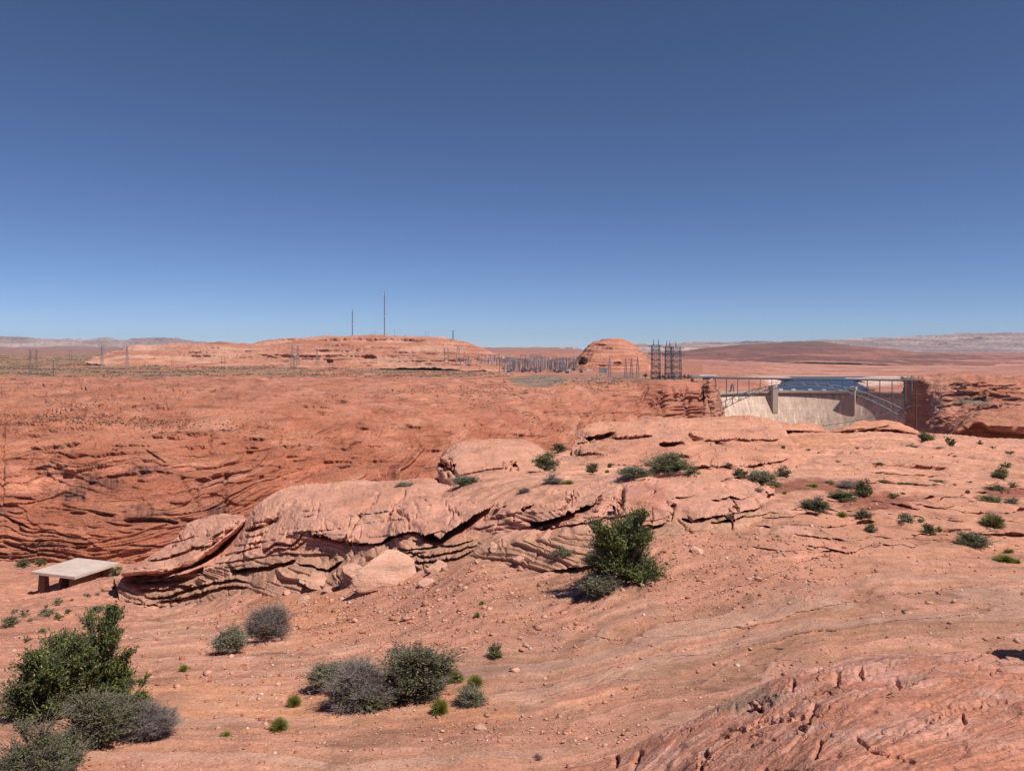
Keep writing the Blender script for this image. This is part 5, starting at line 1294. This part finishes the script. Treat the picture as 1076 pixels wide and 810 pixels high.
def make_plant(kind, nleaf, seed):
    """unit plant: width 1, height 1, standing at the origin"""
    global rng
    keep, rng = rng, np.random.default_rng(seed)
    K = KIND[kind]; cols_ = np.array(K['cols']) * (1.0 if kind in ('tuft', 'grass') else 1.12 if kind == 'juniper' else 1.3)
    if kind in ('tuft', 'grass'):
        n = max(160, nleaf // 2)
        a = rng.uniform(0, 2 * math.pi, n); t = np.arccos(1 - rng.random(n) * .92)
        d = np.stack([np.cos(a) * np.sin(t), np.sin(a) * np.sin(t), np.cos(t)], 1); L = rng.uniform(.55, 1.0, n)
        tip = d * L[:, None] * np.array([.52, .52, 1.0]); base = d * np.array([.16, .16, .02]) * rng.random((n, 1))
        bend = np.array([0, 0, -.10]) * np.sin(t)[:, None]
        segs = []; cc = []
        for i in range(n):
            m = base[i] * .5 + tip[i] * .5 - bend[i] * .6
            c = cols_[rng.integers(len(cols_))] * rng.uniform(.75, 1.2)
            r = .02 if n < 400 else .013
            segs += [(base[i], m, r, r * .8), (m, tip[i], r * .8, r * .25)]; cc += [c, c]
        rng = keep
        return twig_mesh('blades', segs, cc, leaf_m), None
    nc = 16 if nleaf < 1500 else (34 if nleaf < 5000 else 70)
    cen = []; lob = rnd_dir(7); lob[:, 2] = np.abs(lob[:, 2]); ln_ = rng.uniform(.75, 1.08, 7)
    while len(cen) < nc:
        p = rng.uniform(-1, 1, 3); p[2] = rng.random()
        q = np.array([p[0], p[1], (p[2] - .38) / .62])
        r = np.linalg.norm(q)
        lim = max(.55, float(((lob @ (q / (r + 1e-6))).clip(0, 1) ** 3 * ln_).max()), .88 if q[2] < .05 else 0)
        if .2 < r < lim: cen.append([p[0] * .40, p[1] * .40, .06 + p[2] * .80])
    cen = np.array(cen)
    if K['up'] > .5:                                              # several upright leaders
        nl_ = 9; an = rng.uniform(0, 6.28, nl_); rr_ = np.sqrt(rng.random(nl_)) * .36; pick = rng.integers(0, nl_, nc)
        hgt = (1.02 - 1.0 * rr_ * rng.uniform(.3, 1.4, nl_))[pick]; tt = rng.uniform(.12, 1.0, nc) ** .8
        lead = np.stack([np.cos(an) * rr_, np.sin(an) * rr_], 1)
        fil = cen[:int(nc * .45)] * np.array([1.0, 1.0, .62]); cen = np.concatenate([lead[pick] * (.35 + .75 * tt[:, None]) + rng.normal(0, .055, (nc, 2)) * (1.5 - tt[:, None]), (tt * hgt * .92)[:, None]], 1)
        cen[:len(fil)] = fil
    cen *= 1 + rng.normal(0, .10, cen.shape)
    segs = []; tc = []; tw = np.array(K['twig'])
    thin = .0045
    nt_ = max(4, int((22 if K['leaf'] > .5 else 60) * (nleaf / 5000) ** .5))
    tips = []
    for c in cen:
        m = c * np.array([.45, .45, .5]) + rng.normal(0, .03, 3)
        base = np.array([rng.normal(0, .03), rng.normal(0, .03), 0])
        segs += [(base, m, .014, .010), (m, c, .010, .006)]; s = rng.uniform(.7, 1.1); tc += [tw * s * .8, tw * s]
        cs = K['cl'] * rng.uniform(.5, 1.35) * (1.15 - .65 * c[2] if K['up'] > .5 else 1.0)
        for _ in range(nt_):
            d = rnd_dir(1)[0]; d[2] = d[2] * .8 + .3; e = c + d * cs * (rng.uniform(.5, 1.15) if rng.random() < .86 else rng.uniform(1.25, 1.9))
            e[2] = max(e[2], .01)
            st = m + (c - m) * rng.uniform(.3, 1.0)
            segs.append((st, e, thin, thin * .5)); tc.append(tw * rng.uniform(.6, 1.25)); tips.append((st, e))
            if K['leaf'] < .7:
                for _ in range(2):
                    f = st + (e - st) * rng.uniform(.4, .9); g_ = f + rnd_dir(1)[0] * cs * .4; g_[2] = max(g_[2], .01)
                    segs.append((f, g_, thin * .7, thin * .4)); tc.append(tw * rng.uniform(.6, 1.25))
    tips = np.array(tips); n = int(nleaf * K['leaf'])
    k = rng.integers(0, len(tips), n); t = rng.uniform(.45, 1.08, n)[:, None]
    cs = tips[k, 0] * (1 - t) + tips[k, 1] * t + rng.normal(0, K['cl'] * .11, (n, 3)); cs[:, 2] = np.maximum(cs[:, 2], .015)
    if K['up'] > .5: ups = rnd_dir(n) * .7 + np.array([0, 0, 1.0])
    else: ups = rnd_dir(n) + np.array([0, 0, .4])
    size = K['ls'] * (5000 / max(nleaf, 500)) ** .42 * rng.uniform(.7, 1.4, n)
    clump = np.repeat(rng.uniform(.8, 1.2, nc), nt_)[k]
    c = cols_[rng.integers(0, len(cols_), n)] * rng.uniform(.75, 1.25, (n, 1)) * clump[:, None]
    fm = quad_mesh('foliage', cs, rnd_dir(n), ups, size, size * (2.0 if K['up'] > .5 else 1.4), c, leaf_m, taper=.45)
    rng = keep
    return fm, twig_mesh('branches', segs, tc, twig_m)

CATN = {'juniper': ('juniper_shrub', 'juniper'), 'blackbrush': ('desert_shrub', 'shrub'), 'dead': ('dry_shrub', 'dry shrub'), 'sage': ('sagebrush', 'sagebrush'), 'tuft': ('green_tuft', 'grass tuft'), 'grass': ('grass_clump', 'grass clump'), 'olive': ('green_shrub', 'shrub')}
def plant(kind, u, vb, w, h, label, group, n=None, dy=0.0):
    base = ground_at(u, vb); Y = base.y + dy
    W, H = w / FPX * Y * 1.14, max(.6 * h, 1.2 * h - .16 * w) / FPX * Y
    size = max(w, h)
    n = n or (700 if size < 16 else 2200 if size < 34 else 5500 if size < 70 else 13000)
    var = random.randrange(3) if n < 5000 else random.randrange(1000)
    key = (kind, n, var)
    if key not in PROTO: PROTO[key] = make_plant(kind, n, hash((kind, n, var)) % 99991 if False else (sum(map(ord, kind)) * 131 + n * 7 + var))
    fm, bm = PROTO[key]
    nm, cat = CATN[kind]
    o = empty(nm, (base.x, base.y + W * .32, base.z - .03 * H), label, cat, group, random.uniform(0, 6.28))
    for me, pn in ((fm, 'foliage' if kind not in ('tuft', 'grass') else 'blades'), (bm, 'branches')):
        if me is None: continue
        c = bpy.data.objects.new(pn, me); C.objects.link(c); c.parent = o; c.scale = (W, W, H)
    return o
GF, GM, GR_, GL = 'shrubs in the near foreground', 'shrubs on and around the long ledge', 'shrubs on the right-hand rock flat', 'small bushes on the slope below the shelter'
T = [
 ('juniper', 26, 760, 108, 94, 'broad dark green juniper bush at the left edge of the foreground', GF, 20000), ('juniper', 92, 740, 80, 92, 'taller juniper bush right beside the one at the left edge', GF, 16000),
 ('juniper', 130, 744, 42, 30, 'low juniper sprig spreading right behind the grey bush', GF, 3500), ('blackbrush', 90, 787, 84, 66, 'grey-green bush standing in front of the two tall junipers', GF, 14000),
 ('dead', 151, 779, 52, 38, 'dry grey twig bush right of the grey-green bush at lower left', GF, 5500), ('blackbrush', 22, 842, 92, 72, 'half-bare grey bush cut off by the bottom left corner', GF, 14000), ('olive', 62, 812, 40, 44, 'thin green sprig bush beside the bottom left corner bush', GF, 3000),
 ('sage', 235, 687, 42, 33, 'grey-green round bush on the slope, left of the bare grey one', GF, 5500), ('dead', 277, 674, 46, 40, 'bare grey bush with a pink stone at its right side', GF, 6500),
 ('blackbrush', 428, 741, 100, 66, 'largest dark grey-brown bush of the middle foreground cluster', GF, 14000), ('dead', 370, 748, 68, 48, 'bare greyish bush in the middle of the foreground cluster', GF, 9000), ('sage', 346, 728, 60, 40, 'grey-green bush at the left end of the foreground cluster', GF, 7000),
 ('blackbrush', 388, 747, 60, 34, 'low green-grey bush mixed into the bare one of the foreground cluster', GF, 4000),
 ('tuft', 307, 743, 17, 13, 'small bright green tuft left of the foreground cluster', GF), ('tuft', 291, 768, 21, 14, 'wider bright green tuft, lowest left of the foreground cluster', GF), ('tuft', 461.5, 751, 21, 17, 'bright green tuft at the right foot of the largest dark bush', GF), ('tuft', 477, 716, 21, 13, 'bright green tuft level with the top right of the largest dark bush', GF), ('tuft', 499, 723, 19, 14, 'bright green tuft just behind the small round grey bush', GF),
 ('sage', 493, 742, 36, 20, 'small round grey bush at the right end of the foreground cluster', GF), ('olive', 519, 693, 20, 20, 'small round olive bush alone on the bare slope', GF), ('tuft', 235, 773, 13, 5, 'tiny low green tuft on the sand at lower left', GF), ('tuft', 191, 704, 11, 8, 'tiny yellow-green tuft on the slope left of centre', GF), ('tuft', 501, 649, 8, 7, 'tiny green tuft on the slope below the ledge centre', GF), ('tuft', 507, 634, 6, 5, 'tiniest green tuft, just above another on the central slope', GF), ('dead', 566, 798, 11, 9, 'tiny dry sprig on gravel at the bottom centre', GF), 
 ('juniper', 660, 614, 98, 82, 'upright dark green juniper standing alone below the ledge', GM, 20000), ('sage', 630, 628, 46, 29, 'round grey sage bush at the left foot of the lone juniper', GM, 6500), ('dead', 628, 590, 24, 22, 'bare purple-brown branches on the left side of the lone juniper', GM, 2200),
 ('sage', 590, 586, 26, 17, 'grey-green bush on the bare rock left of the lone juniper', GM),
 ('sage', 487, 511, 36, 15, 'dark sage bush at the foot of the low rounded knob', GM), ('sage', 424, 510, 24, 5, 'flat green sprig on the skyline of the long ledge', GM), ('olive', 574, 494, 30, 24, 'largest green bush right of the low rounded knob', GM), ('blackbrush', 587, 474, 22, 12, 'dark bush on the ridge right above the largest knob bush', GM), ('sage', 608, 479, 12, 9, 'small grey bush on the ridge, left of the swirled dome', GM), ('blackbrush', 622, 497, 19, 13, 'small dark round bush left of the long sage under the dome', GM),
 ('dead', 581, 508, 22, 12, 'dry grey bush behind the long ledge with green at its right', GM), ('tuft', 596, 508, 14, 6, 'yellow-green tuft touching the dry bush behind the ledge', GM), ('dead', 551, 517, 17, 6, 'flat dry bush lying on top of the long ledge', GM), ('sage', 668, 501, 42, 16, 'long pale sage bush at the left foot of the dark dome bush', GM, 5500), ('olive', 704, 499, 52, 28, 'biggest green bush at the foot of the swirled dome', GM, 8000), ('olive', 729, 500, 18, 12, 'small green bush touching the right of the biggest dome bush', GM), ('olive', 641, 491, 11, 7, 'yellowish bush between the dark round one and the long sage', GM), ('tuft', 638, 497, 6, 4, 'tiny yellow tuft between two bushes below the dome', GM), ('sage', 655, 518, 7, 5, 'tiny sprig on the face of the long ledge above the juniper', GM),
 ('blackbrush', 778, 503, 22, 14, 'dark bush below the right end of the swirled dome', GM), ('sage', 803, 509, 34, 20, 'pale green bush right of the dark one below the dome', GM), ('blackbrush', 827, 501, 20, 15, 'dark bush at the far right foot of the swirled dome', GM), ('olive', 766, 491, 14, 5, 'flat green sprig at the dome foot above the dark bush', GM), ('olive', 815, 510, 16, 8, 'yellow-green bush in front of the pale green one by the dome', GM), ('dead', 798, 516, 11, 11, 'dry grey bush at the right tip of the long ledge', GM),
 ('blackbrush', 863, 538, 36, 21, 'largest dark grey bush on the right-hand flat', GR_, 6500), ('olive', 889, 527, 40, 15, 'low green bush directly behind the largest dark grey one', GR_, 4000), ('olive', 910, 521, 22, 20, 'tall green bush at the right end of the middle row', GR_), ('dead', 896, 512, 30, 12, 'greyish bush on the dark soil behind the tall green one', GR_), ('olive', 873, 509, 15, 7, 'small green bush at the left of the dark soil row', GR_), ('tuft', 855, 511, 15, 5, 'yellow-green sprig on the dark soil left of the row', GR_), ('tuft', 824, 518, 6, 4, 'tiny yellow-green sprig at the left end of the dark soil', GR_), ('blackbrush', 929, 507, 15, 6, 'dark low bush alone above the tall green one', GR_), ('sage', 946, 509, 8, 4, 'tiny grey bush, first right of the dark low one', GR_), ('sage', 957, 509, 11, 4, 'tiny grey bush, second right of the dark low one', GR_), ('olive', 989, 507, 21, 5, 'long flat yellow-green bush on the upper right flat', GR_), ('blackbrush', 943, 522, 15, 8, 'dark bush on the small step right of the dark soil', GR_), ('blackbrush', 951, 519, 6, 4, 'tiny dark bush on the small step right of the dark soil', GR_),
 ('tuft', 887, 542, 13, 8, 'yellow-green tuft at the right foot of the largest dark grey bush', GR_), ('blackbrush', 910, 547, 19, 13, 'round dark bush, upper one of a close pair', GR_), ('blackbrush', 916, 558, 16, 11, 'round dark bush, lower one of a close pair', GR_), ('sage', 956, 548, 20, 13, 'grey bush at the upper end of a diagonal row of three', GR_), ('olive', 968, 549, 10, 7, 'small green bush in the middle of a diagonal row of three', GR_), ('blackbrush', 978, 562, 20, 14, 'dark bush at the lower end of a diagonal row of three', GR_), ('tuft', 988, 559, 7, 8, 'yellow-green tuft clinging to the lowest bush of the diagonal row', GR_), ('olive', 1028, 577, 36, 20, 'large dark green bush near the right edge below the dry grass', GR_, 6500), ('grass', 1049, 555, 28, 18, 'pale dry grass clump above the large bush near the right edge', GR_), ('tuft', 1062, 580, 11, 6, 'small green tuft at the right edge, upper one of two', GR_), ('tuft', 1060, 590, 24, 9, 'wider green tuft at the right edge, lower one of two', GR_),
 ('blackbrush', 1050, 517, 28, 10, 'dark bush at the upper end of the right edge group', GR_), ('olive', 1044, 526, 30, 9, 'long green bush under the dark one near the right edge', GR_), ('sage', 1065, 529, 18, 8, 'grey bush touching the long green one near the right edge', GR_), ('grass', 1034, 533, 30, 5, 'flat pale dry grass left of the right edge group', GR_), ('blackbrush', 1060, 491, 14, 8, 'dark bush at the top of the tall green one far right', GR_), ('olive', 1054, 503, 20, 17, 'tall loose green bush near the right edge of the upper flat', GR_), ('blackbrush', 1069, 511, 13, 7, 'dark bush right of the tall loose green one', GR_), ('grass', 1017, 518, 6, 5, 'tiny dry tuft alone on the right flat', GR_), ('blackbrush', 1064, 476, 14, 5, 'dark flat bush high on the right rim', GR_), ('olive', 976, 463, 20, 14, 'green bush on the rim at the foot of the shaded cliff', GR_), ('olive', 1001, 468, 15, 12, 'dark green bush on the rim right of the wooden pole', GR_), ('sage', 960, 468, 16, 4, 'flat grey bush on the rim below the wooden pole', GR_), ('olive', 1031, 467, 8, 6, 'small bush on the rim below the black overhang', GR_), ('sage', 989, 471, 13, 4, 'flat bush on the rim below the two green ones', GR_), ('blackbrush', 849, 472, 7, 4, 'tiny dark bush on the sand right of the dome', GR_), ('blackbrush', 927, 488, 12, 6, 'dark round bush alone on the upper right flat', GR_), ('olive', 825, 470, 6, 6, 'small green bush on the right shoulder of the dome', GR_), ('sage', 1005, 480, 7, 3, 'tiny grey bush on the bare upper right flat', GR_), ('blackbrush', 1045, 471, 9, 4, 'tiny dark bush under the right end of the black overhang', GR_), ('sage', 880, 484, 7, 3, 'tiny grey bush on the bare rock right of the dome', GR_), ('olive', 900, 471, 6, 3, 'tiny green bush below the longest cap rock', GR_), ('blackbrush', 1020, 507, 8, 3, 'tiny dark bush left of the right edge group', GR_), ('tuft', 1071, 592, 10, 6, 'green tuft cut by the right edge of the picture', GR_),
 ('sage', 6, 658, 19, 15, 'largest grey bush at the left edge of the slope', GL), ('sage', 23.5, 649, 12, 9, 'dark round bush right of the largest left edge bush', GL), ('sage', 28, 655, 10, 5, 'low pale bush under the dark round one on the left slope', GL), ('sage', 12, 644, 9, 6, 'small grey bush above the largest left edge bush', GL), ('sage', 45, 648, 20, 10, 'wide grey bush in the middle of the left slope', GL), ('olive', 58.5, 653, 12, 9, 'olive bush right of the wide grey one on the left slope', GL), ('sage', 57.5, 634, 15, 8, 'grey bush on the slope straight below the shelter front', GL), ('blackbrush', 46, 638, 6, 5, 'tiny dark bush left of the one below the shelter front', GL), ('olive', 42, 665, 13, 6, 'yellowish low bush below the wide grey one', GL), ('blackbrush', 24, 674, 10, 9, 'dark round bush lowest on the left slope', GL), ('blackbrush', 68, 645, 9, 7, 'dark bush right of the olive one on the left slope', GL), ('sage', 88, 627, 9, 5, 'small grey bush near the right front corner of the shelter', GL), ('tuft', 74, 631, 5, 3, 'tiny yellow tuft below the shelter', GL), ('sage', 99, 644, 18, 12, 'biggest grey bush right of the slope centre below the shelter', GL), ('sage', 112, 641, 13, 8, 'grey bush touching the right of the biggest slope bush', GL), ('sage', 87, 653, 8, 5, 'small bush below the biggest slope bush', GL), ('sage', 106, 621, 6, 4, 'small bush between shelter and ledge, upper left one', GL), ('sage', 100, 625, 7, 4, 'small bush between shelter and ledge, lowest left one', GL), ('olive', 119, 618, 8, 6, 'small green bush between shelter and ledge, upper right one', GL), ('sage', 120.5, 627, 8, 7, 'round bush between shelter and ledge, right one of the lower pair', GL), ('sage', 125, 651, 8, 6, 'grey bush at the foot of the ledge tip', GL), ('olive', 115, 653, 7, 5, 'pale green sprig left of the ledge tip foot', GL), ('olive', 119, 605, 13, 13, 'green bush half hidden behind the right side of the shelter', GL), ('olive', 20, 597, 16, 12, 'green bush in the sandy hollow, left one of a pair', GL), ('olive', 38, 595, 15, 11, 'green bush in the sandy hollow, right one of a pair', GL), ('sage', 94, 653, 6, 3, 'tiny flat bush beside the small one below the biggest slope bush', GL), ('tuft', 124, 664, 8, 7, 'thin green sprig on the slope below the ledge tip', GL)]
for t in T: plant(*t[:7], **({'n': t[7]} if len(t) > 7 else {}))
# trees by the towers on the far rim
for k, uu in enumerate((678, 692.5, 697, 703, 708, 714.5, 719, 724)):
    p = at(uu, 397.5 if k else 396, 1335)
    key = ('juniper', 2200, 0)
    if key not in PROTO: PROTO[key] = make_plant('juniper', 2200, 5)
    o = empty('tree', p, 'small dark green tree in the row beneath the big lattice towers', 'tree', 'trees in a row beneath the lattice towers', k * 1.3)
    for me, pn in zip(PROTO[key], ('crown', 'trunk')):
        c = bpy.data.objects.new(pn, me); C.objects.link(c); c.parent = o; c.scale = (10, 10, 7.5)

# ================================================================== LOOSE STONES
from mathutils import noise as mnoise
_ico = None
def ico(n):
    import bmesh
    bm = bmesh.new(); bmesh.ops.create_icosphere(bm, subdivisions=n, radius=1)
    V = np.array([v.co[:] for v in bm.verts]); F = np.array([[v.index for v in f.verts] for f in bm.faces]); bm.free()
    return V, F
V4, F4 = ico(4); V1, F1 = ico(1)
stone_m = attr_mat('stone', .92, .22, .12); 
def stone_mesh(name, size, seed, planes=9):
    r = np.random.default_rng(seed); V = V4.copy()
    for _ in range(planes):                                          # broken flat faces
        n = r.normal(size=3); n /= np.linalg.norm(n); h = r.uniform(.5, .85)
        d = V @ n - h; V = V - np.maximum(d, 0)[:, None] * n
    V *= np.array(size) / 2
    s = max(size)
    q = V / s * 5 + seed
    V = V + V / (np.linalg.norm(V, axis=1, keepdims=True) + 1e-9) * (s * .025 * fbm(q[:, 0], q[:, 1], q[:, 2] * 2, 4))[:, None]
    me = bpy.data.meshes.new(name); me.from_pydata(V.tolist(), [], F4.tolist())
    c = np.ones((len(V), 4), np.float32); k = fbm(q[:, 0], q[:, 1], q[:, 2], 3)
    c[:, :3] = lerp(np.broadcast_to(PINK * 1.06, V.shape), PALE, np.clip(.35 + .5 * k, 0, 1)) * (1 - .10 * np.clip(-k, 0, 1))[:, None]
    me.color_attributes.new("Col", 'FLOAT_COLOR', 'POINT').data.foreach_set("color", c.ravel())
    me.materials.append(rm_ledge)
    return me
GB = 'fallen slabs and stones below the long ledge'
for k, (u, v, w, h, th, tilt, rz, lab) in enumerate([
 (403, 617, 68, 54, .28, -48, .2, 'largest rounded pink slab leaning on the slope under the ledge'), (371, 602, 30, 26, .5, -30, .6, 'purplish triangular slab left of the largest fallen one'), (334, 613, 34, 17, .32, -25, .1, 'flat split slab left of the triangular one under the ledge'), (345, 620, 22, 8, .3, -15, .3, 'thin flat stone in front of the split slab'), (318, 631, 22, 10, .4, -12, -.3, 'grey-brown wedge stone lying alone on the sand'), (457, 599, 30, 20, .4, -38, .1, 'pale pink slab right of the largest fallen slab'), (376, 622, 13, 13, .6, 0, .4, 'pale upright stone squeezed left of the largest slab'), (294, 652, 26, 15, .6, -10, -.2, 'pink block beside the bare grey bush'), (519, 577, 18, 14, .5, -25, .3, 'pale pink stone under the ledge left of the bare rock'), (546, 586, 20, 11, .4, -15, -.5, 'dark-edged wedge stone on the bare rock below the ledge'), (733, 579, 17, 12, .5, -20, .1, 'square pink stone on the rubble right of the juniper'), (449, 612, 24, 9, .4, -20, .2, 'thin pink slab below the pale pink slab'), (320, 612, 20, 10, .4, -20, .5, 'small pink slab under the left part of the ledge'), (505, 764, 16, 11, .6, -5, .4, 'pink and white stone below the foreground cluster'), (463, 777, 6, 5, .8, 0, 0, 'small pale stone left below the pink and white one'), (483, 760, 8, 7, .8, 0, 1, 'tan stone touching the pink and white one'), (262, 733, 11, 6, .6, 0, 0, 'dark red stone on the gravel at left'), (330, 604, 16, 9, .4, -25, 1.0, 'pink chip stone beside the split slab'), (300, 622, 12, 8, .5, -15, .2, 'small pink stone at the foot of the ledge, left of the wedge'), (500, 590, 10, 8, .5, -15, .2, 'small pink stone below the pale pink stone')]):
    p = ground_at(u, v); Y = p.y; q_ = 1.0 if k == 0 else .8; W, H = q_ * w / FPX * Y, q_ * h / FPX * Y
    tl = math.radians(tilt)
    D = max(H * .8 / max(abs(math.sin(tl)), .35), W * .55) if th < .7 else W * .9
    T_ = th * min(W, H) * 1.05
    me = stone_mesh('stone', (W * 1.05, min(D, W * 1.2), max(T_, H * .35 if abs(tilt) < 20 else T_)), 20 + k * 3, 10)
    o = bpy.data.objects.new('boulder', me); C.objects.link(o)
    o.location = (p.x, p.y + .10 * W, p.z + H * (.24 if k == 0 else .16)); o.rotation_euler = (-tl, 0, rz)
    tag(o, lab, 'boulder' if w > 15 else 'stone', GB)
# boulder added out of frame to throw the black shadow on the right edge
p = ground_at(1074, 690)
o = bpy.data.objects.new('boulder', stone_mesh('stone', (1.1, .9, 1.5), 91)); C.objects.link(o); o.location = (p.x + .72, p.y - .15, p.z + .3)
tag(o, 'unseen red boulder added at the right end of the red slab to cast a shadow', 'boulder')

# gravel: far too many to count
NP_, NR, NS, NC = NEAR; U, Vv = NEARV[:, 0], NEARV[:, 1]
ok = (U > -20) & (U < 1096) & (Vv > 455) & (Vv < 830) & (NP_[:, 1] < 75)
band_w = 0.10 + 1.0 * NR + .75 * np.clip(fbm(NP_[:, 0] / 3.0, NP_[:, 1] / 1.3, 3.1, 3) - .1, 0, 1) * (Vv > 560)
pr = ok * band_w; pr /= pr.sum()
ng = 22000
pick = rng.choice(len(pr), ng, p=pr)
pos = NP_[pick] + rng.normal(0, .06, (ng, 3)) * np.array([1, 1, 0]); Yg = pos[:, 1]
sz = np.minimum(np.exp(rng.normal(-4.1, .62, ng)), .12) * np.clip(Yg / 20, .75, 1.7)
dirs = V1[None] * (1 + rng.uniform(-.55, .35, (ng, len(V1), 1)))
dirs = dirs * (sz[:, None, None] * rng.uniform([.7, .7, .35], [1.3, 1.3, .8], (ng, 3))[:, None, :])
a = rng.uniform(0, 6.28, ng); ca, sa = np.cos(a)[:, None], np.sin(a)[:, None]
xx, yy = dirs[..., 0] * ca - dirs[..., 1] * sa, dirs[..., 0] * sa + dirs[..., 1] * ca
GVv = np.stack([xx, yy, dirs[..., 2]], -1) + pos[:, None, :] + np.array([0, 0, .2]) * sz[:, None, None]
gc = np.array([PINK, SALMON, PALE, RED * 1.1, np.array([.62, .47, .40])])[rng.choice(5, ng, p=[.42, .30, .13, .12, .03])] * rng.uniform(.8, 1.15, (ng, 1))
me = bpy.data.meshes.new('gravel'); nV, nF = len(V1), len(F1)
me.vertices.add(ng * nV); me.vertices.foreach_set("co", GVv.astype(np.float32).ravel())
FF = (F1[None] + (np.arange(ng) * nV)[:, None, None]).astype(np.int32)
me.loops.add(FF.size); me.polygons.add(ng * nF); me.loops.foreach_set("vertex_index", FF.ravel()); me.polygons.foreach_set("loop_start", np.arange(0, FF.size, 3, dtype=np.int32))
c4 = np.ones((ng, nV, 4), np.float32); c4[:, :, :3] = gc[:, None]
me.color_attributes.new("Col", 'FLOAT_COLOR', 'POINT').data.foreach_set("color", c4.ravel()); me.update(calc_edges=True); me.materials.append(stone_m)
o = bpy.data.objects.new('gravel', me); C.objects.link(o); o['kind'] = 'stuff'

# low scrub on the far flats and canyon benches: one uncountable mass
fu, fv = WALL_UV[:, 0], WALL_UV[:, 1]; wp = WALL_P
dens = (fu > -40) & (fu < 735)
cl = fbm(wp[:, 0] / 60, wp[:, 1] / 60, 1.2, 3)
wgt = dens * (np.where((fv > 372) & (fv < 396.5), 1.0 * (fu < 540) * np.clip(cl + .5, .05, 1.2), 0) + np.where((fv >= 396.5) & (fv < 470), .30 * np.clip(cl - .1, 0, 1), 0)
   + .9 * np.exp(-(((fu - 120) / 90) ** 2 + ((fv - 443 - .03 * (fu - 120)) / 5) ** 2)) + .5 * np.exp(-(((fu - 640) / 40) ** 2 + ((fv - 402) / 6) ** 2)) + .35 * np.exp(-(((fu - 500) / 60) ** 2 + ((fv - 412) / 6) ** 2)))
wgt = np.maximum(wgt, 0) * (wp[:, 1] > 300); wgt /= wgt.sum()
ns = 9000; pk = rng.choice(len(wgt), ns, p=wgt)
cp = wp[pk] + rng.normal(0, 1.2, (ns, 3)) * np.array([1, 1, 0]); sY = cp[:, 1] / FPX
r_ = np.clip(sY * rng.uniform(.35, .95, ns), .25, 2.6)
nl = 7
cs = (cp[:, None, :] + rng.normal(0, .5, (ns, nl, 3)) * r_[:, None, None] * np.array([1.2, 1.2, .5]) + np.array([0, 0, .35]) * r_[:, None, None]).reshape(-1, 3)
n = ns * nl; rr = np.repeat(r_, nl)
cc = np.array([[.10, .105, .06], [.14, .13, .085], [.075, .085, .045], [.17, .15, .10]])[rng.integers(0, 4, ns)].repeat(nl, 0) * rng.uniform(.8, 1.2, (n, 1))
o = bpy.data.objects.new('scrub', quad_mesh('scrub', cs, rnd_dir(n), rnd_dir(n), rr * .9, rr * .9, cc, leaf_m)); C.objects.link(o); o['kind'] = 'stuff'
